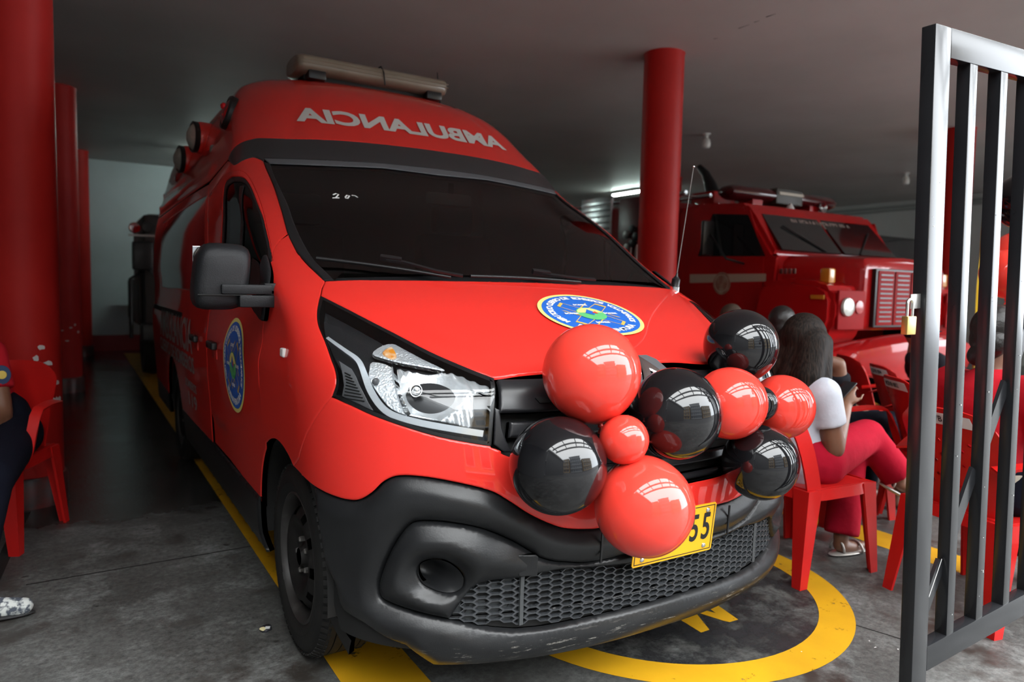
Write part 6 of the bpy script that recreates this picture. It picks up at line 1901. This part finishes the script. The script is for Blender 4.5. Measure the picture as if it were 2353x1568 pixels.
# ---- person ahead of the woman: only an elbow shows beside her hair
J = seated((2.28, .98), A(-12), .95, seat=.435, lean=.25)
J['elR'] = at(1925, 838, Y=.80); J['shR'] = J['elR']+Vector((-.02, .10, .02)) if False else J['shR']
J['wrR'] = J['elR']+Vector((-.18, .12, .06)); J['head'] = at(1872, 820, Y=1.0) if False else J['head']
J['head'] = at(1862, 800, Y=.98); dlt = J['head']-J['neck']-Vector((.02, 0, .145))
for k in ('neck', 'chest', 'shL', 'shR'): J[k] = J[k]+dlt*(1 if k == 'neck' else .7)
person('person', 'person hidden behind the long-haired woman, one bent elbow showing past her hair', J, M_black_shirt, M_navy, skin=M_skin, hair='short', sleeve=.4)
# ---- person in the dark cap by the post
J = seated((4.32, 1.30), A(-37), .9, seat=.43)
J['head'] = at(2112, 775, Y=1.32); dlt = J['head']-J['neck']-Vector((.02, 0, .13))
for k in ('neck', 'chest', 'shL', 'shR'): J[k] = J[k]+dlt*(1 if k == 'neck' else .7)
person('person', 'person in a dark cap and dark shirt, just left of the gate post', J, M_black_shirt, M_navy, skin=M_skin, hair='cap', hs=.95)
# ---- person in the red shirt behind the bars
J = seated((1.72, -.135), A(-12), 1.0, seat=.44, lean=.03)
J['head'] = at(2292, 775, Y=-.13); dlt = J['head']-J['neck']-Vector((.02, 0, .145))
for k in ('neck', 'chest', 'shL', 'shR'): J[k] = J[k]+dlt*(1 if k == 'neck' else .8)
t, P, R = person('person', 'person in a red shirt seated with the back to the gate bars', J, M_red_shirt, M_navy, skin=M_skin, hair='short', build=1.1, vox=.011)
bm = bmesh.new(); cap(bm, P(-.06, -.03, -.02), P(-.06, .03, -.08), .06, .045); obj('nape_hair', fuse(bm, .009, 4), M_hair, t)
bp0 = J['pelvis']
bm = bmesh.new()
ringp = [bp0+Vector((.168*math.cos(a_), .168*math.sin(a_), .035)) for a_ in np.linspace(0, 2*PI, 33)]
ribbon(bm, ringp, .008, .04, (0, 0, 1)); obj('belt', bm_to(bm), mat('cream_belt', (.5, .46, .38), .6), t)
# ---- fire fighter at the left edge
J = seated((-1.90, 2.62), A(-108), 1.02, seat=.44, spread=.13)
an = at(-70, 1388, Z=.07); J['anL'] = Vector((an.x, an.y, .09)); J['toeL'] = J['anL']+Vector((.15, -.03, -.06))
J['knL'] = (J['hipL']+J['anL'])/2+Vector((.0, -.10, .14))
J['anR'] = J['anL']+Vector((-.32, .06, 0)); J['toeR'] = J['anR']+Vector((-.02, -.16, -.06)); J['knR'] = (J['hipR']+J['anR'])/2+Vector((0, -.10, .14))
for k, q in (('waist', .07), ('chest', .17), ('neck', .22), ('head', .26), ('shL', .19), ('shR', .19), ('elL', .16), ('elR', .16), ('wrL', .1), ('wrR', .1)): J[k] = J[k]+Vector((-q, .0, -.02))
M_speck = mat('speckled_canvas', (.50, .52, .50), .8, noise=(38, (.06, .07, .09), .45, .55))
t, P, R = person('person', 'seated person in a red shirt and navy trousers cut off by the left edge', J, M_red_shirt, M_navy, skin=M_skin, hair='short', shoes=M_speck, build=1.1)
pq = at(4, 862, Y=2.52)
o = obj('shoulder_patch', lathe_me([(0, .004), (.022, .004), (.036, .003), (.038, 0)], 24, aim(pq, (.35, -.93, .1)) @ Matrix.Scale(1.2, 4, (0, 1, 0))), mat('patch_navy', (.02, .04, .10), .7), t)
obj('patch_emblem', lathe_me([(0, .006), (.018, .006), (.02, .004)], 16, aim(pq, (.35, -.93, .1))), mat('patch_gold', (.6, .42, .08), .6), o)
